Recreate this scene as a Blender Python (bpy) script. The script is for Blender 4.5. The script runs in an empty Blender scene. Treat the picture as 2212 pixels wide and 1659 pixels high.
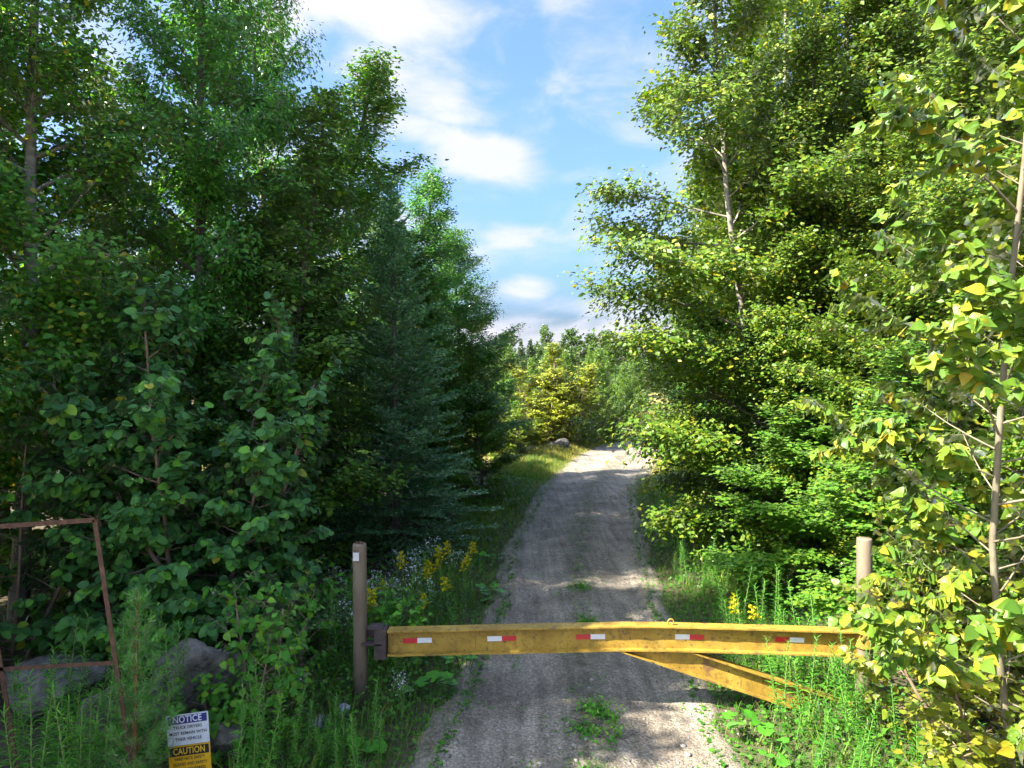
import bpy, bmesh, math, random
import numpy as np
from mathutils import Vector, Matrix, noise as mnoise

# ------------------------------------------------------------------ camera, sky, sun, exposure
SC = bpy.context.scene
COL = SC.collection
CAM_H = 3.45
FPX = 1533.0 / 2212.0                       # focal length in picture widths
cam_d = bpy.data.cameras.new("camera")
cam_d.sensor_width = 36.0
cam_d.lens = 36.0 * FPX
cam_d.clip_start = 0.1
cam_d.clip_end = 2000.0
cam = bpy.data.objects.new("camera", cam_d)
COL.objects.link(cam)
cam.location = (0.0, 0.0, CAM_H)
cam.rotation_euler = (math.radians(90.0 - 0.37), 0.0, 0.0)
SC.camera = cam

SUN_ELEV, SUN_AZ_TRAVEL = 43.0, 25.0         # light travels towards +X, slightly away from the camera
SKY_STRENGTH, SUN_STRENGTH, EXPOSURE = 0.14, 2.75, 3.15

def build_world():
    w = bpy.data.worlds.new("World")
    SC.world = w
    w.use_nodes = True
    nt = w.node_tree
    N, L = nt.nodes, nt.links
    N.clear()
    out = N.new("ShaderNodeOutputWorld")
    bg = N.new("ShaderNodeBackground")
    bg.inputs[1].default_value = SKY_STRENGTH
    L.new(bg.outputs[0], out.inputs[0])
    sky = N.new("ShaderNodeTexSky")
    sky.sky_type = 'NISHITA'
    sky.sun_disc = False
    sky.sun_elevation = math.radians(SUN_ELEV)
    sky.sun_rotation = math.radians(-90.0 - SUN_AZ_TRAVEL)
    sky.air_density = 1.0
    sky.dust_density = 6.0
    sky.ozone_density = 2.2

    def math_n(op, a, b=None, c=None, clamp=False):
        m = N.new("ShaderNodeMath"); m.operation = op; m.use_clamp = clamp
        for i, v in enumerate((a, b, c)):
            if v is None: continue
            if isinstance(v, (int, float)): m.inputs[i].default_value = v
            else: L.new(v, m.inputs[i])
        return m.outputs[0]
    tc = N.new("ShaderNodeTexCoord")
    sep = N.new("ShaderNodeSeparateXYZ")
    L.new(tc.outputs["Generated"], sep.inputs[0])
    az = math_n('ARCTAN2', sep.outputs[0], sep.outputs[1])
    el = math_n('ARCSINE', sep.outputs[2])
    # two octaves of cloud texture on the sky dome, stretched along the horizon
    mp = N.new("ShaderNodeMapping"); mp.inputs[3].default_value = (1, 1, 1.9)
    L.new(tc.outputs["Generated"], mp.inputs[0])
    n1 = N.new("ShaderNodeTexNoise"); n1.inputs["Scale"].default_value = 8.0
    n1.inputs["Detail"].default_value = 6.0; n1.inputs["Roughness"].default_value = 0.58
    n1.inputs["Distortion"].default_value = 0.35
    L.new(mp.outputs[0], n1.inputs[0])
    n2 = N.new("ShaderNodeTexNoise"); n2.inputs["Scale"].default_value = 2.1
    n2.inputs["Detail"].default_value = 2.0
    L.new(mp.outputs[0], n2.inputs[0])
    field = math_n('MULTIPLY', n2.outputs[0], 0.85)
    blobs = [  # picture px, py, half width, half height, weight, tilt(deg)
        (800, 12, 320, 85, 1.35, -6), (610, 60, 120, 90, 1.0, 0),
        (900, 195, 165, 64, 1.15, -14), (1085, 130, 26, 120, .62, 25), (820, 150, 110, 60, .95, 0), (960, 250, 120, 40, .85, -10),
        (930, 290, 170, 50, 1.0, -10), (1060, 345, 165, 66, 1.25, -12), (1235, 385, 130, 30, .75, 0),
        (1100, 505, 85, 42, .95, 0), (1020, 490, 80, 30, .6, 0), (1138, 623, 80, 36, .95, 0),
        (1150, 697, 130, 26, .85, 0), (1290, 660, 150, 38, .88, 0), (1180, 735, 700, 60, 1.05, 0), (1215, 95, 60, 14, .45, 0)]
    acc = None
    for px, py, rx, ry, wt, tilt in blobs:
        u, v = (px - 1106) / 1533.0, (820 - py) / 1533.0
        a0 = math.atan(u); e0 = math.atan2(v, math.hypot(1, u))
        ra, re = rx / 1533.0 * math.cos(a0) ** 2, ry / 1533.0 * math.cos(e0) ** 2
        c, s = math.cos(math.radians(tilt)), math.sin(math.radians(tilt))
        da, de = math_n('SUBTRACT', az, a0), math_n('SUBTRACT', el, e0)
        if not tilt:
            p, q = math_n('DIVIDE', da, ra), math_n('DIVIDE', de, re)
        else: p = math_n('DIVIDE', math_n('ADD', math_n('MULTIPLY', da, c), math_n('MULTIPLY', de, s)), ra)
        if tilt: q = math_n('DIVIDE', math_n('SUBTRACT', math_n('MULTIPLY', de, c), math_n('MULTIPLY', da, s)), re)
        r2 = math_n('ADD', math_n('MULTIPLY', p, p), math_n('MULTIPLY', q, q))
        g = math_n('MULTIPLY', math_n('POWER', 2.718, math_n('MULTIPLY', r2, -0.9)), wt)
        acc = g if acc is None else math_n('MAXIMUM', acc, g)
    # ragged edges: texture added to the cloud field
    dens = math_n('ADD', math_n('MAXIMUM', acc, math_n('ADD', field, 0.03)), math_n('MULTIPLY', math_n('SUBTRACT', n1.outputs[0], 0.5), 1.9))
    mr = N.new("ShaderNodeMapRange"); mr.interpolation_type = 'SMOOTHSTEP'
    mr.inputs[1].default_value = 0.24; mr.inputs[2].default_value = 1.12
    mr.inputs[3].default_value = 0.0; mr.inputs[4].default_value = 0.9
    L.new(dens, mr.inputs[0])
    # cloud body: brighter where thick, lavender where thin
    cr = N.new("ShaderNodeValToRGB")
    cr.color_ramp.elements[0].position = 0.35; cr.color_ramp.elements[0].color = (.74, .77, .93, 1)
    cr.color_ramp.elements[1].position = 0.95; cr.color_ramp.elements[1].color = (.91, .89, .97, 1)
    n3 = N.new("ShaderNodeTexNoise"); n3.inputs["Scale"].default_value = 9.0; n3.inputs["Detail"].default_value = 3.0
    L.new(mp.outputs[0], n3.inputs[0])
    L.new(math_n('ADD', math_n('MULTIPLY', n3.outputs[0], 0.9), math_n('MULTIPLY', mr.outputs[0], 0.35)), cr.inputs[0])
    def vec(op, a, b):
        m = N.new("ShaderNodeVectorMath"); m.operation = op
        for k, v in enumerate((a, b)):
            if isinstance(v, tuple): m.inputs[k].default_value = v
            else: L.new(v, m.inputs[k])
        return m.outputs[0]
    c1 = vec('MULTIPLY', sky.outputs[0], (.232, .30, .39))       # a deeper blue, the same everywhere on the dome
    mx = N.new("ShaderNodeMix"); mx.data_type = 'RGBA'
    L.new(mr.outputs[0], mx.inputs[0]); L.new(c1, mx.inputs[6]); L.new(cr.outputs[0], mx.inputs[7])
    L.new(mx.outputs[2], bg.inputs[0])
build_world()

sun_d = bpy.data.lights.new("sun", 'SUN')
sun_d.energy = SUN_STRENGTH
sun_d.angle = math.radians(0.5)
sun_d.color = (1.0, 0.93, 0.80)
sun = bpy.data.objects.new("sun", sun_d)
COL.objects.link(sun)
_e, _a = math.radians(SUN_ELEV), math.radians(SUN_AZ_TRAVEL)
_dir = Vector((math.cos(_e) * math.cos(_a), math.cos(_e) * math.sin(_a), -math.sin(_e)))
sun.rotation_euler = _dir.to_track_quat('-Z', 'Y').to_euler()
sun.location = (-30, 0, 40)

SC.view_settings.view_transform = 'Standard'
SC.view_settings.look = 'None'
SC.view_settings.gamma = 1.0
SC.view_settings.use_curve_mapping = False
SC.view_settings.exposure = EXPOSURE
SC.render.engine = 'CYCLES'
cy = SC.cycles
cy.max_bounces = 6; cy.diffuse_bounces = 5; cy.glossy_bounces = 2; cy.transmission_bounces = 3; cy.transparent_max_bounces = 4
cy.use_denoising = True
try:
    cy.denoiser = 'OPENIMAGEDENOISE'; cy.denoising_prefilter = 'ACCURATE'; cy.denoising_input_passes = 'RGB_ALBEDO_NORMAL'
except Exception:
    pass
cy.sample_clamp_indirect = 6.0
cy.use_adaptive_sampling = True; cy.adaptive_threshold = 0.02
cy.caustics_reflective = False; cy.caustics_refractive = False

# ------------------------------------------------------------------ helpers
def P(px, py, d):
    """A point seen at pixel (px, py) of a 2212 wide picture, d metres ahead (used while laying out)."""
    return Vector(((px - 1106) / 1533.0 * d, d, CAM_H + (820 - py) / 1533.0 * d))

def tag(o, label, cat, group=None):
    o["label"] = label; o["category"] = cat
    if group: o["group"] = group
    return o

def obj(name, me, mat=None, parent=None, loc=None):
    o = bpy.data.objects.new(name, me)
    COL.objects.link(o)
    if mat is not None and me is not None and len(me.materials) == 0: me.materials.append(mat)
    if parent is not None: o.parent = parent
    if loc is not None: o.location = loc
    return o

def empty(name, loc=(0, 0, 0), rz=0.0, scale=1.0):
    o = bpy.data.objects.new(name, None)
    COL.objects.link(o)
    o.empty_display_size = 0.2
    o.location = loc; o.rotation_euler = (0, 0, rz)
    o.scale = (scale, scale, scale) if isinstance(scale, (int, float)) else scale
    return o

def copy_tree(o, parent=None):
    c = o.copy(); COL.objects.link(c); c.parent = parent
    for ch in list(o.children): copy_tree(ch, c)
    return c

def structure(o):
    o["kind"] = "structure"; return o

def stuff(o):
    o["kind"] = "stuff"; return o

def nrm(a):
    a = np.asarray(a, float)
    return a / np.maximum(np.linalg.norm(a, axis=-1, keepdims=True), 1e-9)

def tri_mesh(name, verts, tris, attrs=None, smooth=False):
    verts = np.ascontiguousarray(verts, dtype=np.float32).reshape(-1, 3)
    tris = np.ascontiguousarray(tris, dtype=np.int32).reshape(-1, 3)
    me = bpy.data.meshes.new(name)
    me.vertices.add(len(verts)); me.vertices.foreach_set("co", verts.ravel())
    me.loops.add(tris.size); me.loops.foreach_set("vertex_index", tris.ravel())
    me.polygons.add(len(tris)); me.polygons.foreach_set("loop_start", np.arange(0, tris.size, 3, dtype=np.int32))
    me.update(calc_edges=True)
    for k, v in (attrs or {}).items():
        at = me.attributes.new(k, 'FLOAT', 'POINT')
        at.data.foreach_set("value", np.ascontiguousarray(v, dtype=np.float32))
    if smooth:
        me.polygons.foreach_set("use_smooth", np.ones(len(tris), dtype=bool))
    return me

class MB:
    """Collects simple solids and links them as one mesh."""
    def __init__(s): s.v, s.f = [], []
    def add(s, vs, fs):
        o = len(s.v); s.v.extend([tuple(p) for p in vs]); s.f.extend([tuple(i + o for i in f) for f in fs]); return s
    def box(s, c, size, M=None):
        x, y, z = (k / 2 for k in size)
        vs = [Vector((sx * x, sy * y, sz * z)) for sz in (-1, 1) for sy in (-1, 1) for sx in (-1, 1)]
        if M is not None: vs = [M @ p for p in vs]
        vs = [p + Vector(c) for p in vs]
        return s.add(vs, [(0, 2, 3, 1), (4, 5, 7, 6), (0, 1, 5, 4), (2, 6, 7, 3), (0, 4, 6, 2), (1, 3, 7, 5)])
    def tube(s, pts, rad, n=6, cap=True, jit=0.0, rng=None):
        pts = [Vector(p) for p in pts]
        rad = rad if hasattr(rad, "__len__") else [rad] * len(pts)
        o = len(s.v); prev = None
        for i, p in enumerate(pts):
            t = (pts[min(i + 1, len(pts) - 1)] - pts[max(i - 1, 0)]).normalized()
            if prev is None:
                a = Vector((1, 0, 0)) if abs(t.x) < .8 else Vector((0, 1, 0))
                prev = a
            u = (prev - t * prev.dot(t)).normalized(); prev = u
            w = t.cross(u)
            for k in range(n):
                an = 2 * math.pi * k / n
                r = rad[i] * (1 + (rng.uniform(-jit, jit) if jit else 0))
                s.v.append(tuple(p + (u * math.cos(an) + w * math.sin(an)) * r))
        for i in range(len(pts) - 1):
            for k in range(n):
                a, b = o + i * n + k, o + i * n + (k + 1) % n
                s.f.append((a, b, b + n, a + n))
        if cap:
            s.f.append(tuple(o + k for k in reversed(range(n))))
            s.f.append(tuple(o + (len(pts) - 1) * n + k for k in range(n)))
        return s
    def mesh(s, name, smooth=False):
        me = bpy.data.meshes.new(name); me.from_pydata(s.v, [], s.f); me.update()
        if smooth: me.polygons.foreach_set("use_smooth", np.ones(len(me.polygons), dtype=bool))
        return me
    def build(s, name, mat, parent=None, loc=None, smooth=False, bevel=0.0):
        me = s.mesh(name, smooth)
        if bevel:
            bm = bmesh.new(); bm.from_mesh(me)
            bmesh.ops.bevel(bm, geom=list(bm.edges), offset=bevel, segments=2, affect='EDGES', profile=0.6)
            bm.to_mesh(me); bm.free()
        return obj(name, me, mat, parent, loc)

# ------------------------------------------------------------------ materials
def new_mat(name):
    m = bpy.data.materials.new(name); m.use_nodes = True
    nt = m.node_tree; nt.nodes.clear()
    out = nt.nodes.new("ShaderNodeOutputMaterial")
    return m, nt, out

def ramp(nt, fac, stops):
    r = nt.nodes.new("ShaderNodeValToRGB")
    el = r.color_ramp.elements
    while len(el) < len(stops): el.new(0.5)
    for e, (p, c) in zip(el, stops):
        e.position = p; e.color = (*c, 1)
    nt.links.new(fac, r.inputs[0])
    return r.outputs[0]

def mnode(nt, op, a, b=None, clamp=False):
    m = nt.nodes.new("ShaderNodeMath"); m.operation = op; m.use_clamp = clamp
    for i, v in enumerate((a, b)):
        if v is None: continue
        if isinstance(v, (int, float)): m.inputs[i].default_value = v
        else: nt.links.new(v, m.inputs[i])
    return m.outputs[0]

def tex_noise(nt, scale, detail=4.0, rough=0.55, coord="Object", vec=None, mapping=None):
    n = nt.nodes.new("ShaderNodeTexNoise")
    n.inputs["Scale"].default_value = scale; n.inputs["Detail"].default_value = detail; n.inputs["Roughness"].default_value = rough
    if vec is None:
        tc = nt.nodes.new("ShaderNodeTexCoord"); vec = tc.outputs[coord]
    if mapping:
        mp = nt.nodes.new("ShaderNodeMapping"); mp.inputs[3].default_value = mapping
        nt.links.new(vec, mp.inputs[0]); vec = mp.outputs[0]
    nt.links.new(vec, n.inputs["Vector"])
    return n.outputs[0]

def leaf_mat(name, stops, trans_gain=(1.75, 1.6, 0.7), trans=0.5, rough=0.42, spec=0.5):
    """Leaves: base colour picked per leaf from STOPS, light passing through coloured a little yellower, waxy gloss on top."""
    m, nt, out = new_mat(name)
    L = nt.links
    at = nt.nodes.new("ShaderNodeAttribute"); at.attribute_name = "rnd"
    oi = nt.nodes.new("ShaderNodeObjectInfo")
    f = mnode(nt, 'FRACT', mnode(nt, 'ADD', at.outputs["Fac"], mnode(nt, 'MULTIPLY', oi.outputs["Random"], 0.9)))
    col = ramp(nt, f, stops)
    p = nt.nodes.new("ShaderNodeBsdfDiffuse"); L.new(col, p.inputs[0])
    mul = nt.nodes.new("ShaderNodeMix"); mul.data_type = 'RGBA'; mul.blend_type = 'MULTIPLY'; mul.inputs[0].default_value = 1.0
    L.new(col, mul.inputs[6]); mul.inputs[7].default_value = (*trans_gain, 1)
    t = nt.nodes.new("ShaderNodeBsdfTranslucent"); L.new(mul.outputs[2], t.inputs[0])
    mix = nt.nodes.new("ShaderNodeMixShader"); mix.inputs[0].default_value = trans
    L.new(p.outputs[0], mix.inputs[1]); L.new(t.outputs[0], mix.inputs[2])
    if spec < .2:
        L.new(mix.outputs[0], out.inputs[0]); return m
    fr = nt.nodes.new("ShaderNodeFresnel"); fr.inputs[0].default_value = 1.0 + spec * .75
    gl = nt.nodes.new("ShaderNodeBsdfAnisotropic"); gl.inputs["Color"].default_value = (.62, .66, .56, 1); gl.inputs["Roughness"].default_value = rough
    top = nt.nodes.new("ShaderNodeMixShader")
    L.new(fr.outputs[0], top.inputs[0]); L.new(mix.outputs[0], top.inputs[1]); L.new(gl.outputs[0], top.inputs[2])
    L.new(top.outputs[0], out.inputs[0])
    return m

def surf_mat(name, stops, scale=6.0, rough=0.8, bump=0.3, bscale=None, mapping=None, metal=0.0, detail=6.0, spec=0.3, extra=None, bdist=0.02):
    m, nt, out = new_mat(name)
    n = tex_noise(nt, scale, detail, 0.6, mapping=mapping)
    col = ramp(nt, n, stops)
    p = nt.nodes.new("ShaderNodeBsdfPrincipled")
    p.inputs["Roughness"].default_value = rough; p.inputs["Metallic"].default_value = metal
    p.inputs["Specular IOR Level"].default_value = spec
    if extra:                                        # a second colour in patches: (scale, low, high, colour, mapping)
        for sc, lo, hi, c, mp in extra:
            f = tex_noise(nt, sc, 7.0, 0.65, mapping=mp)
            mr = nt.nodes.new("ShaderNodeMapRange"); mr.inputs[1].default_value = lo; mr.inputs[2].default_value = hi
            nt.links.new(f, mr.inputs[0])
            mx = nt.nodes.new("ShaderNodeMix"); mx.data_type = 'RGBA'
            nt.links.new(mr.outputs[0], mx.inputs[0]); nt.links.new(col, mx.inputs[6]); mx.inputs[7].default_value = (*c, 1)
            col = mx.outputs[2]
    nt.links.new(col, p.inputs["Base Color"])
    if bump:
        bn = tex_noise(nt, bscale or scale * 3, 6.0, 0.65, mapping=mapping)
        b = nt.nodes.new("ShaderNodeBump"); b.inputs["Strength"].default_value = bump; b.inputs["Distance"].default_value = bdist
        nt.links.new(bn, b.inputs["Height"]); nt.links.new(b.outputs[0], p.inputs["Normal"])
    nt.links.new(p.outputs[0], out.inputs[0])
    return m

def flat_mat(name, col, rough=0.5, spec=0.3, metal=0.0):
    return surf_mat(name, [(0.3, tuple(c * .86 for c in col)), (0.7, tuple(min(1, c * 1.1) for c in col))], scale=14, rough=rough, bump=0.08, spec=spec, metal=metal)

G = {}
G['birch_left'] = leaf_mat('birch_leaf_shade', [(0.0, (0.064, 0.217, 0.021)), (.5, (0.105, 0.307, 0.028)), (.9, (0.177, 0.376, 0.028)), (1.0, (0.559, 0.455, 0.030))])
G['cherry'] = leaf_mat('cherry_leaf', [(0.0, (0.052, 0.193, 0.026)), (.6, (0.092, 0.296, 0.034)), (1.0, (0.163, 0.399, 0.040))])
G['maple'] = leaf_mat('maple_leaf', [(0.0, (0.070, 0.195, 0.017)), (.6, (0.117, 0.276, 0.024)), (1.0, (0.222, 0.340, 0.025))])
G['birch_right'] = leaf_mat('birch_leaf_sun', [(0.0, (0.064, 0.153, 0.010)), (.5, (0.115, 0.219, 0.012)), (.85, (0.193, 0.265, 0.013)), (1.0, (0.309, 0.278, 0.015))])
G['poplar'] = leaf_mat('poplar_leaf', [(0.0, (.065, .15, .016)), (.4, (.11, .20, .018)), (.8, (.19, .255, .02)), (.95, (.29, .285, .02)), (1.0, (.38, .26, .02))], rough=.42, spec=.5, trans=.42, trans_gain=(1.5, 1.5, .7))
G['poplar_under'] = G['poplar']
G['alder'] = leaf_mat('alder_leaf', [(0.0, (0.044, 0.134, 0.041)), (.45, (0.078, 0.220, 0.052)), (.82, (0.111, 0.287, 0.052)), (.97, (0.150, 0.400, 0.036)), (1.0, (0.33, 0.31, 0.034))], rough=.4, spec=.45, trans=.32)
G['willow'] = leaf_mat('bush_leaf', [(0.0, (0.100, 0.152, 0.016)), (.5, (0.165, 0.217, 0.019)), (1.0, (0.295, 0.275, 0.027))], rough=.36, spec=.6)
G['sapling'] = leaf_mat('sapling_leaf', [(0.0, (0.052, 0.210, 0.018)), (.6, (0.091, 0.304, 0.022)), (1.0, (0.208, 0.406, 0.024))])
G['yellow_birch'] = leaf_mat('yellow_birch_leaf', [(0.0, (.18, .26, .018)), (.5, (.30, .35, .02)), (1.0, (.42, .41, .024))], trans_gain=(1.2, 1.2, .5))
G['light'] = leaf_mat('light_leaf', [(0.0, (0.117, 0.217, 0.016)), (.6, (0.195, 0.304, 0.024)), (1.0, (0.325, 0.362, 0.040))])
G['goldenrod'] = leaf_mat('goldenrod_leaf', [(0.0, (0.058, 0.239, 0.024)), (.6, (0.098, 0.341, 0.028)), (1.0, (0.156, 0.420, 0.028))], rough=.5, spec=.35)
G['coltsfoot'] = leaf_mat('coltsfoot_leaf', [(0.0, (0.072, 0.304, 0.020)), (1.0, (0.130, 0.435, 0.024))], rough=.5)
G['cover'] = leaf_mat('ground_cover_leaf', [(0.0, (0.039, 0.145, 0.016)), (.6, (0.072, 0.232, 0.021)), (1.0, (0.117, 0.304, 0.024))])
G['grass'] = leaf_mat('grass_blade', [(0.0, (0.058, 0.167, 0.018)), (.6, (0.098, 0.225, 0.022)), (.9, (0.169, 0.246, 0.032)), (1.0, (0.338, 0.304, 0.072))], rough=.5, spec=.3)
G['dry_grass'] = leaf_mat('dry_grass_blade', [(0.0, (.13, .19, .03)), (.5, (.24, .26, .045)), (.85, (.36, .31, .09)), (1.0, (.42, .30, .13))], rough=.6, spec=.2)
G['fir'] = leaf_mat('fir_needle', [(0.0, (.075, .21, .085)), (.7, (.125, .32, .125)), (1.0, (.20, .42, .14))], trans=.25, rough=.5, spec=.3)
G['pine'] = leaf_mat('pine_needle', [(0.0, (.085, .19, .025)), (.6, (.14, .26, .03)), (1.0, (.21, .31, .04))], trans=.3, rough=.5, spec=.25)
G['sapling_pine'] = leaf_mat('sapling_pine_needle', [(0.0, (0.078, 0.261, 0.048)), (.6, (0.117, 0.348, 0.060)), (1.0, (0.169, 0.406, 0.064))], trans=.3, rough=.5, spec=.3)
G['far'] = leaf_mat('far_leaf', [(0.0, (0.046, 0.109, 0.018)), (.6, (0.072, 0.160, 0.022)), (1.0, (0.130, 0.203, 0.024))])
G['far_conifer'] = leaf_mat('far_conifer_leaf', [(0.0, (0.029, 0.080, 0.019)), (1.0, (0.065, 0.131, 0.024))], trans=.15)
G['flower_yellow'] = leaf_mat('goldenrod_flower', [(0.0, (.50, .43, .015)), (1.0, (.66, .58, .03))], trans_gain=(1, 1, .8), trans=.25, rough=.7, spec=.1)
G['flower_white'] = leaf_mat('aster_flower', [(0.0, (.62, .62, .66)), (1.0, (.80, .80, .82))], trans_gain=(1, 1, 1), trans=.2, rough=.7, spec=.1)
B = {}
B['birch_bark'] = surf_mat('birch_bark', [(0.35, (.16, .14, .115)), (.6, (.31, .285, .24))], 5.0, .8, .25, mapping=(1, 1, 3), extra=[(7, .60, .66, (.06, .045, .035), (1, 1, 5))])
B['grey_bark'] = surf_mat('grey_bark', [(0.3, (.09, .075, .055)), (.7, (.21, .18, .14))], 9.0, .9, .5, mapping=(1, 1, .35))
B['pale_bark'] = surf_mat('pale_bark', [(0.3, (.11, .095, .06)), (.7, (.22, .19, .13))], 9.0, .8, .3, mapping=(1, 1, .5))
B['green_stem'] = surf_mat('green_stem', [(0.3, (.08, .17, .03)), (.7, (.16, .24, .05))], 8.0, .6, .1)
B['red_stem'] = surf_mat('red_stem', [(0.3, (.16, .075, .035)), (.7, (.26, .13, .06))], 8.0, .7, .2)
B['twig'] = surf_mat('twig_bark', [(0.3, (.13, .085, .055)), (.7, (.26, .19, .13))], 8.0, .8, .2)

# ------------------------------------------------------------------ ground and road
ROAD_KEYS = [  # distance, left edge, right edge
    (-14, -1.6, 2.8), (0, -1.3, 2.6), (6.3, -.92, 2.08), (7.4, -.75, 2.2), (11, -.30, 2.35), (15, -.10, 2.85),
    (18.2, .35, 3.3), (22, .80, 3.9), (26.4, 1.6, 5.2), (30, 2.35, 6.3), (33, 3.1, 7.6), (36, 4.1, 9.6), (39.5, 5.6, 13.0), (43, 8.2, 17.0)]
RK = np.array(ROAD_KEYS)
def road_edges(y):
    return np.interp(y, RK[:, 0], RK[:, 1]), np.interp(y, RK[:, 0], RK[:, 2])

_RKL = [tuple(k) for k in ROAD_KEYS]
def edges1(y):
    if y <= _RKL[0][0]: return _RKL[0][1], _RKL[0][2]
    for a, b in zip(_RKL, _RKL[1:]):
        if y <= b[0]:
            f = (y - a[0]) / (b[0] - a[0]); return a[1] + (b[1] - a[1]) * f, a[2] + (b[2] - a[2]) * f
    return _RKL[-1][1], _RKL[-1][2]

def nz(x, y, s, seed=0.0):
    return mnoise.noise(Vector((x * s + seed, y * s - seed * .7, seed * 1.3)))

def ground_z(x, y):
    l, r = edges1(y)
    d = max(l - x, x - r, 0.0) if y < 43 else 3.0
    edge = min(1.0, d / .9)
    z = -.025 - .085 * min(1.0, max(0.0, min(x - l, r - x) - .15) / .4) * (y < 43) + edge * edge * (.05 + .05 * nz(x, y, .55, 3) + .03 * nz(x, y, 1.7, 7))
    if x < l: z += min(1.0, max(0, d - 1.2) / 3.5) * (.12 + .18 * nz(x, y, .22, 1))
    else: z += min(1.0, max(0, d - 1.2) / 3.5) * (.10 + .15 * nz(x, y, .22, 2))
    if y < 5.0: z = -.06 + (z + .06) * max(0.0, min(1.0, (y - 3.4) / 1.6))
    if y > 48: z += (min(y, 150) - 48) * .018 + min(y - 48, 40) / 40 * .3 * nz(x, y, .06, 5)
    return z

def make_ground():
    xs = np.concatenate([[-900, -400, -180, -90, -50], np.arange(-30, -8, 1.5), np.arange(-8, 9, .34), np.arange(9, 31, 1.5), [50, 90, 180, 400, 900]])
    ys = np.concatenate([[-300, -120, -60, -30, -18, -10, -5], np.arange(0, 5, 1.0), np.arange(5, 24, .4), np.arange(24, 52, .8), np.arange(52, 150, 5.0), [170, 220, 300, 450, 700, 1100]])
    v = [(x, y, ground_z(x, y)) for y in ys for x in xs]
    nx = len(xs)
    f = [(j * nx + i, j * nx + i + 1, (j + 1) * nx + i + 1, (j + 1) * nx + i) for j in range(len(ys) - 1) for i in range(nx - 1)]
    me = bpy.data.meshes.new("ground"); me.from_pydata(v, [], f); me.update()
    me.polygons.foreach_set("use_smooth", np.ones(len(f), dtype=bool))
    m = surf_mat('forest_floor', [(.25, (.035, .028, .016)), (.5, (.075, .058, .034)), (.75, (.12, .095, .055))], 3.5, .95, .8, 14, extra=[(.5, .50, .62, (.055, .075, .022), None)])
    # the clearing beyond the trees is open dry grass
    nt = m.node_tree
    p = next(n for n in nt.nodes if n.type == 'BSDF_PRINCIPLED')
    src = p.inputs["Base Color"].links[0].from_socket
    tc = nt.nodes.new("ShaderNodeTexCoord"); sp = nt.nodes.new("ShaderNodeSeparateXYZ"); nt.links.new(tc.outputs["Object"], sp.inputs[0])
    f = mnode(nt, 'ADD', sp.outputs[1], mnode(nt, 'MULTIPLY', tex_noise(nt, .35, 4), 6.0))
    mr = nt.nodes.new("ShaderNodeMapRange"); mr.inputs[1].default_value = 25; mr.inputs[2].default_value = 29; nt.links.new(f, mr.inputs[0])
    field = ramp(nt, tex_noise(nt, 1.3, 7), [(.3, (.13, .12, .03)), (.55, (.21, .18, .05)), (.8, (.30, .24, .11))])
    mx = nt.nodes.new("ShaderNodeMix"); mx.data_type = 'RGBA'
    nt.links.new(mr.outputs[0], mx.inputs[0]); nt.links.new(src, mx.inputs[6]); nt.links.new(field, mx.inputs[7])
    nt.links.new(mx.outputs[2], p.inputs["Base Color"])
    return structure(obj("ground", me, m))
make_ground()

def road_relief(x, y, u):
    """Height of the gravel surface; u runs 0..1 across the road."""
    rut = -.035 * math.exp(-((u - .28) / .10) ** 2) - .035 * math.exp(-((u - .76) / .10) ** 2) + .022 * math.exp(-((u - .52) / .12) ** 2)
    z = .012 + rut + .018 * nz(x, y, .9, 11) + .012 * nz(x * 4, y * .35, 1.0, 13) + .009 * nz(x, y, 3.3, 4) + .006 * nz(x, y, 8.5, 9)
    e = min(u, 1 - u)
    return z - max(0, .07 - e) / .07 * .10

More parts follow.
